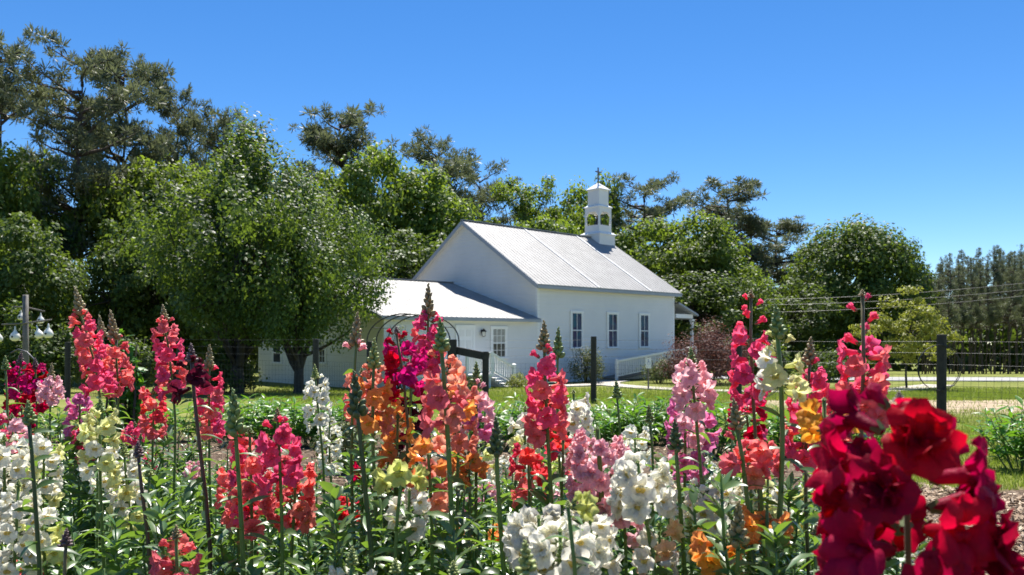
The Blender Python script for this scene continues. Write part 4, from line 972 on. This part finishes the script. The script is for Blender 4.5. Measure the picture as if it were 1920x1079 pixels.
# left of the picture
H_((140, 538), (190, 720), 1.65, 52, (606, 730), 17, 'coral', 'tallest coral pink snapdragon at the left, leaning to the right', 'brown', nb=6, col2='hot')
H_((207, 583), (232, 740), 1.75, 55, (655, 735), 13, 'coral', 'coral snapdragon with the lower tip pressed against the tallest leaning pink spike', 'brown', nb=4)
H_((186, 592), (215, 760), 1.85, 40, (660, 730), 7, 'hot', 'short brownish tip between the two leaning coral spikes', 'brown', nb=2)
H_((305, 572), (322, 770), 1.7, 30, (612, 735), 15, 'coral', 'straight coral pink spike standing alone against the dark trees at the left', 'brown', nb=4, col2='hot')
H_((393, 648), (404, 830), 1.65, 46, (705, 815), 14, 'hot', 'hot pink spike right of the dark maroon bud', 'brown', nb=4, col2='coral')
H_((358, 645), (372, 1000), 1.2, 34, (700, 738), 3, 'maroon', 'dark maroon bud on a thick purple stem', 'dusk', 'purple', nb=4, thick=1.2, shoots=3, sc_=.8)
H_((437, 732), (450, 1000), 1.08, 84, None, 0, None, 'thick green unopened spike in front of the coral cluster at the left', 'green', thick=1.25, shoots=5)
H_((40, 660), (36, 800), 2.1, 26, (690, 770), 15, 'magenta', 'dark magenta snapdragon near the left edge below the gourds', 'dusk', nb=3, col2='crimson')
H_((66, 672), (62, 800), 2.2, 20, (690, 765), 12, 'crimson', 'crimson snapdragon just right of the dark magenta one near the left edge', 'dusk', nb=3, col2='magenta')
H_((97, 682), (95, 820), 2.0, 32, (715, 750), 7, 'pink', 'pale pink snapdragon with a brown tip right of the dark magenta pair', 'brown', nb=2)
H_((150, 738), (150, 880), 1.75, 12, (748, 830), 13, 'lilac', 'lilac pink cluster under the leaning coral spike', 'green', nb=1)
H_((10, 668), (14, 820), 1.7, 26, None, 0, 'lime', 'green bud spike at the left edge', 'green')
H_((22, 775), (22, 900), 1.5, 10, (790, 850), 8, 'pink', 'pink bloom cut by the left edge above the whites', nb=1, col2='hot')
H_((40, 760), (42, 860), 1.9, 8, (768, 800), 5, 'crimson', 'small crimson bloom at the left edge above the pink one', nb=1)
H_((52, 752), (78, 1060), 1.05, 44, None, 0, None, 'plain green bud spike on a long bare stem in front of the left whites', 'green', 'dark', thick=1.15, shoots=3)
H_((8, 815), (10, 1000), 1.3, 14, (835, 930), 9, 'white', 'white snapdragon at the left edge, its top third', 'pale', nb=2, sc_=1.0)
H_((85, 798), (80, 1000), 1.35, 20, (830, 935), 10, 'white', 'white snapdragon behind the bare green stem at the left', 'pale', nb=2, col2='cream')
H_((35, 900), (36, 1060), 1.15, 14, (930, 1060), 13, 'white', 'broad white cluster in the lower left corner', 'pale', nb=2)
H_((75, 930), (84, 1060), 1.2, 14, (955, 1070), 11, 'white', 'white cluster right beside the lower left corner one', 'pale', nb=1, col2='cream')
H_((12, 880), (8, 1000), 1.4, 12, (900, 960), 8, 'cream', 'yellow cream blooms at the left edge between the whites', 'pale', nb=2)
H_((188, 748), (194, 1040), 1.25, 26, (785, 885), 11, 'cream', 'cream topped snapdragon below the lilac pink cluster', 'green', nb=3, col2='white')
H_((232, 832), (236, 1020), 1.35, 24, (865, 985), 14, 'white', 'white snapdragon right of the cream topped one', 'pale', nb=2, col2='cream')
H_((258, 828), (276, 1000), 1.15, 30, None, 0, None, 'short dusky purple bud on a brown stem in front of white blooms', 'dusk', 'purple', thick=1.15, shoots=3)
H_((124, 992), (128, 1070), .95, 34, None, 0, None, 'dusky purple bud low at the bottom left', 'dusk', 'brown', shoots=3)
H_((288, 725), (292, 900), 1.8, 14, (738, 815), 10, 'red', 'small coral red spike under the lone pink spike', nb=2, col2='coral')
H_((330, 985), (332, 1075), .98, 26, (1040, 1078), 4, 'coral', 'half open pink bloom at the bottom edge left of centre', 'brown', nb=3)
# coral cluster
H_((468, 800), (470, 1000), 1.15, 14, (822, 985), 20, 'hot', 'large hot pink and coral cluster behind the thick green spike', nb=1, col2='coral', dbl=.5)
H_((440, 850), (446, 1000), 1.22, 10, (872, 975), 12, 'coral', 'coral blooms low on the left side of the big coral cluster', nb=0, dbl=.3)
H_((520, 765), (526, 1000), 1.12, 26, (812, 900), 11, 'hot', 'pink spike with closed rosy buds on top in the coral cluster', 'brown', nb=4, dbl=.3)
H_((555, 860), (552, 1000), 1.2, 10, (872, 985), 14, 'coral', 'salmon coral blooms on the right side of the coral cluster', nb=0, col2='salmon', dbl=.5)
H_((590, 684), (592, 880), 1.75, 26, (718, 795), 10, 'white', 'clean white spike standing against the green plants left of centre', 'pale', nb=2)
H_((618, 776), (622, 950), 1.85, 16, (795, 885), 11, 'white', 'second white spike below and right of the clean white one', 'pale', nb=1)
H_((648, 905), (652, 1020), 1.5, 10, (935, 975), 5, 'red', 'coral red bloom low between the coral cluster and orange spikes', nb=1, dbl=.5)
H_((689, 870), (690, 1000), 1.6, 8, (878, 900), 3, 'crimson', 'small deep red bloom in the shade of the orange spikes', nb=0)
# orange and magenta group
H_((670, 588), (672, 760), 1.3, 62, (660, 690), 0, 'pink', 'brown bud spike with three small rosy buds left of the arch', 'brown', nb=4, sc_=.75)
H_((664, 698), (692, 1060), 1.02, 84, None, 0, None, 'thick dark green unopened spike left of the orange blooms', 'dark', 'dark', thick=1.3, shoots=5)
H_((702, 636), (708, 950), 1.2, 56, (712, 800), 9, 'salmon', 'salmon orange spike with pale green buds on top', 'pale', 'green', nb=5, col2='orange', thick=1.1)
H_((678, 690), (676, 860), 1.35, 10, (715, 790), 8, 'salmon', 'salmon blooms behind the thick dark green spike', nb=1, col2='coral')
H_((742, 612), (762, 800), 1.25, 14, (650, 735), 9, 'crimson', 'crimson and magenta snapdragon with purple buds below the arch', 'dusk', 'brown', nb=4, col2='magenta')
H_((772, 640), (768, 800), 1.35, 10, (655, 700), 5, 'magenta', 'bright magenta bloom left of the tall pink spike', 'dusk', nb=1)
H_((772, 725), (774, 880), 1.4, 8, (735, 850), 11, 'crimson', 'dark crimson blooms hidden behind the orange florets', nb=0, col2='maroon')
H_((803, 534), (806, 800), 1.45, 62, (606, 700), 15, 'hot', 'tallest pink spike in the middle with a long brown tip', 'brown', nb=5, col2='coral')
H_((825, 598), (845, 1060), 1.02, 62, (700, 800), 8, 'salmon', 'salmon pink snapdragon with a thick green bud head in front of the tall pink spike', 'green', nb=4, thick=1.3, col2='coral')
H_((746, 775), (750, 960), 1.25, 10, (795, 905), 9, 'orange', 'bright orange blooms right of the salmon spike', nb=1)
H_((724, 750), (726, 900), 1.3, 8, (745, 800), 6, 'orange', 'orange blooms just under the salmon spike', nb=0, col2='peach')
H_((800, 800), (804, 980), 1.1, 10, (828, 950), 8, 'orange', 'large flat orange blooms left of the thick middle stem', nb=0, col2='salmon')
H_((866, 700), (868, 900), 1.2, 10, (722, 835), 9, 'orange', 'orange spike right of the salmon one', nb=0, col2='salmon')
H_((893, 680), (895, 880), 1.3, 40, (745, 805), 7, 'pink', 'green tipped spike with pale pink blooms right of the orange spike', 'green', nb=3, col2='lilac')
H_((930, 785), (930, 1060), 1.0, 70, None, 0, None, 'dark green unopened spike with a straight stem in the lower middle', 'dark', 'green', thick=1.25, shoots=5)
H_((880, 842), (882, 980), 1.3, 10, (858, 895), 6, 'orange', 'orange bloom low beside the dark green unopened spike', nb=1)
H_((905, 808), (906, 960), 1.6, 12, (820, 900), 9, 'cream', 'cream blooms behind the dark green unopened spike', 'pale', nb=2, col2='white')
H_((756, 868), (748, 1000), 1.0, 8, (880, 905), 3, 'lime', 'yellow green half open bloom above a white one near the centre', 'pale', nb=1, sc_=.9)
H_((768, 915), (764, 1040), 1.05, 6, (930, 985), 5, 'white', 'white bloom under the yellow green half open one', 'pale', nb=0)
# middle right
H_((1020, 603), (1028, 950), 1.12, 56, (690, 815), 15, 'hot', 'hot pink spike with brown buds right of the stair', 'brown', nb=5, col2='coral', thick=1.1)
H_((1047, 616), (1052, 800), 1.5, 58, None, 0, None, 'thin green unopened spike just right of the hot pink spike', 'green', shoots=2)
H_((1075, 730), (1074, 900), 1.35, 8, (750, 850), 13, 'white', 'white blooms behind the hot pink spike on its right', 'pale', nb=0)
H_((985, 760), (986, 900), 1.4, 8, (790, 850), 8, 'white', 'white blooms behind the hot pink spike on its left', 'pale', nb=0, col2='cream')
H_((990, 830), (994, 980), 1.25, 8, (850, 885), 4, 'red', 'coral red bloom below the hot pink spike', nb=0)
H_((1056, 810), (1058, 960), 1.25, 6, (820, 850), 4, 'red', 'coral red bloom left of the frilly pink head', nb=0)
H_((1120, 800), (1140, 1060), 1.1, 6, (828, 962), 46, 'pink', 'big frilly pink double flower head', nb=0, dbl=1.0, thick=1.7, spread=1.0, col2='pink', sc_=.66, ball=.024, up0=.15)
H_((1195, 862), (1212, 1060), .98, 6, (882, 955), 12, 'white', 'big ruffled white head right of the frilly pink one', 'pale', nb=0, dbl=.85, sc_=.95, spread=2)
H_((1010, 965), (1012, 1075), .90, 6, (982, 1040), 13, 'white', 'large white cluster at the bottom left of the middle', 'pale', nb=0, dbl=.8, sc_=1.0, spread=2)
H_((1050, 990), (1048, 1078), .86, 6, (1008, 1078), 12, 'white', 'front white cluster at the bottom middle', 'pale', nb=0, dbl=.6, sc_=.98, spread=2)
H_((1105, 955), (1108, 1075), .92, 8, (972, 1075), 12, 'white', 'white cluster with yellow throats right of the front white cluster', 'pale', nb=1, dbl=.2)
H_((1064, 938), (1080, 1075), .80, 12, (945, 955), 1, 'lime', 'thin stem with one yellow green trumpet bud', 'pale', nb=1, shoots=1)
H_((984, 1015), (985, 1078), .62, 60, None, 0, None, 'blurred green bud spike at the bottom edge', 'pale', shoots=2, sc_=.8)
H_((850, 1052), (850, 1078), .8, 26, None, 0, None, 'pale green bud spike at the bottom edge left of the white clusters', 'pale', shoots=2)
H_((742, 1048), (742, 1078), .8, 26, None, 0, None, 'pale green bud tip at the bottom edge under the orange blooms', 'pale', shoots=3)
H_((1155, 714), (1160, 900), 1.5, 34, None, 0, None, 'slim green bud spike in front of the lawn right of the fence post', 'green')
H_((1216, 760), (1218, 920), 1.4, 34, None, 0, None, 'green bud spike above the ruffled white head', 'green')
H_((1190, 800), (1190, 950), 1.6, 8, (810, 870), 8, 'white', 'small white blooms behind the frilly pink head', 'pale', nb=0)
H_((1295, 652), (1300, 860), 1.15, 34, (700, 760), 8, 'pink', 'pale pink spike with peach buds in front of the walk', 'green', nb=6, col2='pink')
H_((1285, 745), (1288, 900), 1.25, 8, (765, 890), 13, 'pink', 'pale pink blooms below the pale pink spike', nb=0, col2='lilac')
H_((1320, 765), (1322, 900), 1.3, 6, (775, 830), 6, 'lilac', 'lilac pink blooms right of the pale pink ones', nb=0)
H_((1265, 788), (1280, 1060), 1.02, 58, None, 0, None, 'dark green unopened spike in front of the pale pink blooms', 'dark', 'green', thick=1.2, shoots=4)
H_((1375, 748), (1388, 950), .98, 56, (850, 880), 3, 'coral', 'green bud spike with one coral bud low on its left', 'brown', 'green', nb=3, thick=1.2, shoots=3)
H_((1420, 820), (1422, 960), 1.0, 8, (845, 890), 5, 'coral', 'open coral bloom right of the green bud spike', nb=0, col2='salmon')
H_((1385, 943), (1392, 1075), .88, 82, None, 0, None, 'green brown unopened spike in the lower right centre', 'brown', 'green', thick=1.2, shoots=3)
H_((1438, 945), (1440, 1070), .95, 8, (965, 1015), 5, 'orange', 'orange bloom beside the green brown unopened spike', nb=0, dbl=.0)
H_((1345, 1000), (1346, 1075), .92, 6, (1018, 1060), 4, 'orange', 'orange bloom left of the green brown unopened spike', nb=0, col2='amber')
H_((1318, 893), (1322, 1040), 1.1, 14, (925, 975), 9, 'white', 'white bloom with lime buds on top in the lower right centre', 'pale', nb=3, col2='white')
H_((1360, 890), (1362, 1040), 1.2, 10, (905, 985), 9, 'white', 'white blooms between lime topped bloom and bud spike', 'pale', nb=0)
H_((1440, 880), (1442, 1040), 1.2, 10, (910, 985), 9, 'white', 'white blooms behind the orange bloom', 'pale', nb=1, col2='cream')
H_((1480, 900), (1482, 1040), 1.3, 10, (925, 1000), 8, 'white', 'white blooms left of the dark crimson flower', 'pale', nb=1, col2='cream')
H_((1235, 980), (1238, 1075), 1.0, 6, (995, 1050), 5, 'peach', 'faded peach and white bloom at the bottom', 'pale', nb=0, col2='white')
H_((1225, 1030), (1226, 1078), .95, 6, (1040, 1060), 2, 'white', 'wilting white bloom below the faded peach one', 'pale', nb=1)
H_((1408, 543), (1412, 760), 1.15, 16, (625, 745), 11, 'hot', 'hot pink spike with sparse rosy buds behind the pale yellow one', 'brown', 'brown', nb=6)
H_((1454, 572), (1458, 1000), .98, 62, (672, 745), 6, 'cream', 'pale yellow snapdragon with a thick green bud head', 'green', 'green', nb=4, thick=1.3, col2='white')
H_((1400, 775), (1404, 900), 1.2, 6, (760, 815), 6, 'hot', 'deep pink blooms below the pale yellow snapdragon', nb=0, col2='crimson')
H_((1520, 634), (1522, 880), 1.1, 50, (715, 860), 16, 'hot', 'hot pink spike with a greenish bud tip left of the tall sparse one', 'brown', 'brown', nb=5, col2='coral')
H_((1617, 543), (1612, 820), .95, 12, (655, 780), 13, 'hot', 'tall hot pink spike with a knob of buds, the rightmost tall one', 'brown', 'brown', nb=5, col2='coral', thick=1.05)
H_((1588, 700), (1590, 860), 1.05, 8, (725, 830), 9, 'coral', 'coral pink blooms filling in beside the rightmost tall spike', nb=0, col2='hot')
H_((1545, 745), (1548, 1000), .78, 6, (775, 810), 3, 'amber', 'amber yellow bloom against the dark crimson flower', nb=0, up0=.2)
H_((1685, 735), (1708, 1040), .50, 20, (815, 1115), 17, 'crimson', 'large blurred dark crimson flower closest to the camera', 'dusk', 'brown', nb=2, col2='wine', dbl=.45, spread=3.4, sc_=1.18, shoots=0, foliage=.3, thick=.8, up0=.1)
H_((1690, 900), (1694, 1040), 1.2, 8, (930, 985), 7, 'red', 'coral red blooms seen behind the dark crimson flower', nb=0)
H_((1530, 985), (1532, 1075), .9, 22, None, 0, None, 'wilted brown pink bud stem beside the dark crimson flower', 'brown', 'green')
# ------------------------------------------------------------------ the rest of the bed: shorter plants between and behind
rgF = np.random.default_rng(31)
def env(px): return float(np.interp(px, [-100, 100, 260, 400, 560, 650, 900, 1150, 1300, 1500, 1700, 1800], [770, 775, 765, 790, 880, 860, 850, 850, 800, 790, 850, 900]))
made = 0; tries = 0; used = []
while made < 190 and tries < 6000:
    tries += 1
    d = math.sqrt(rgF.uniform(.78 ** 2, 3.6 ** 2)); px = rgF.uniform(-60, 1720)
    if 560 < px < 660 and d > 2.3: continue
    if px > 1600 and d < 1.2: continue
    if px > 1400 and d > 2.6: continue
    x = (px - 960) / F_PX * d
    if any((x - a) ** 2 + (d - b_) ** 2 < (.10) ** 2 for a, b_ in used): continue
    ht = rgF.uniform(.52, .86); tp_ = HOR - (ht - HC) / d * F_PX
    if tp_ < env(px):
        tp_ = env(px) + rgF.uniform(0, 90); ht = HC + (HOR - tp_) / F_PX * d
        if ht < .25: continue
    if tp_ > 1090: continue
    used.append((x, d)); made += 1
    zone = 'left' if px < 480 else 'middle' if px < 1000 else 'right'
    side = {'left': 'left part of the bed', 'middle': 'middle of the bed', 'right': 'right part of the bed'}[zone]
    deep = 'front' if d < 1.5 else 'back'
    q = (px + rgF.uniform(-12, 12), tp_ + 150); r_ = rgF.random()
    if r_ < .68:
        bc = ['green', 'pale', 'green', 'brown'][rgF.integers(0, 4)]
        snap((px, tp_), q, d, 30 / d, None, 0, None, f'unopened green leafy snapdragon in the {deep} {side}', bc, group='unopened snapdragons', shoots=13)
    else:
        if zone == 'left': c_ = ['white', 'white', 'cream', 'pink', 'hot', 'coral'][rgF.integers(0, 6)]
        elif zone == 'middle': c_ = ['coral', 'salmon', 'orange', 'white', 'cream', 'pink'][rgF.integers(0, 6)]
        else: c_ = ['white', 'white', 'cream', 'white', 'pink', 'coral'][rgF.integers(0, 6)]
        if c_ in ('coral', 'hot') and zone == 'right' and tp_ < 850: c_ = 'white'
        cn = {'hot': 'hot pink', 'cream': 'cream yellow', 'coral': 'coral pink', 'pink': 'pale pink'}.get(c_, c_)
        L = rgF.uniform(40, 95) / d
        snap((px, tp_), q, d, 16 / d, (tp_ + 24 / d, tp_ + 24 / d + L), int(rgF.integers(4, 10)), c_, f'small {cn} snapdragon among leaves in the {deep} {side}', ['pale', 'green', 'brown'][rgF.integers(0, 3)], group=f'small {cn} snapdragons', nb=int(rgF.integers(1, 4)), shoots=12)
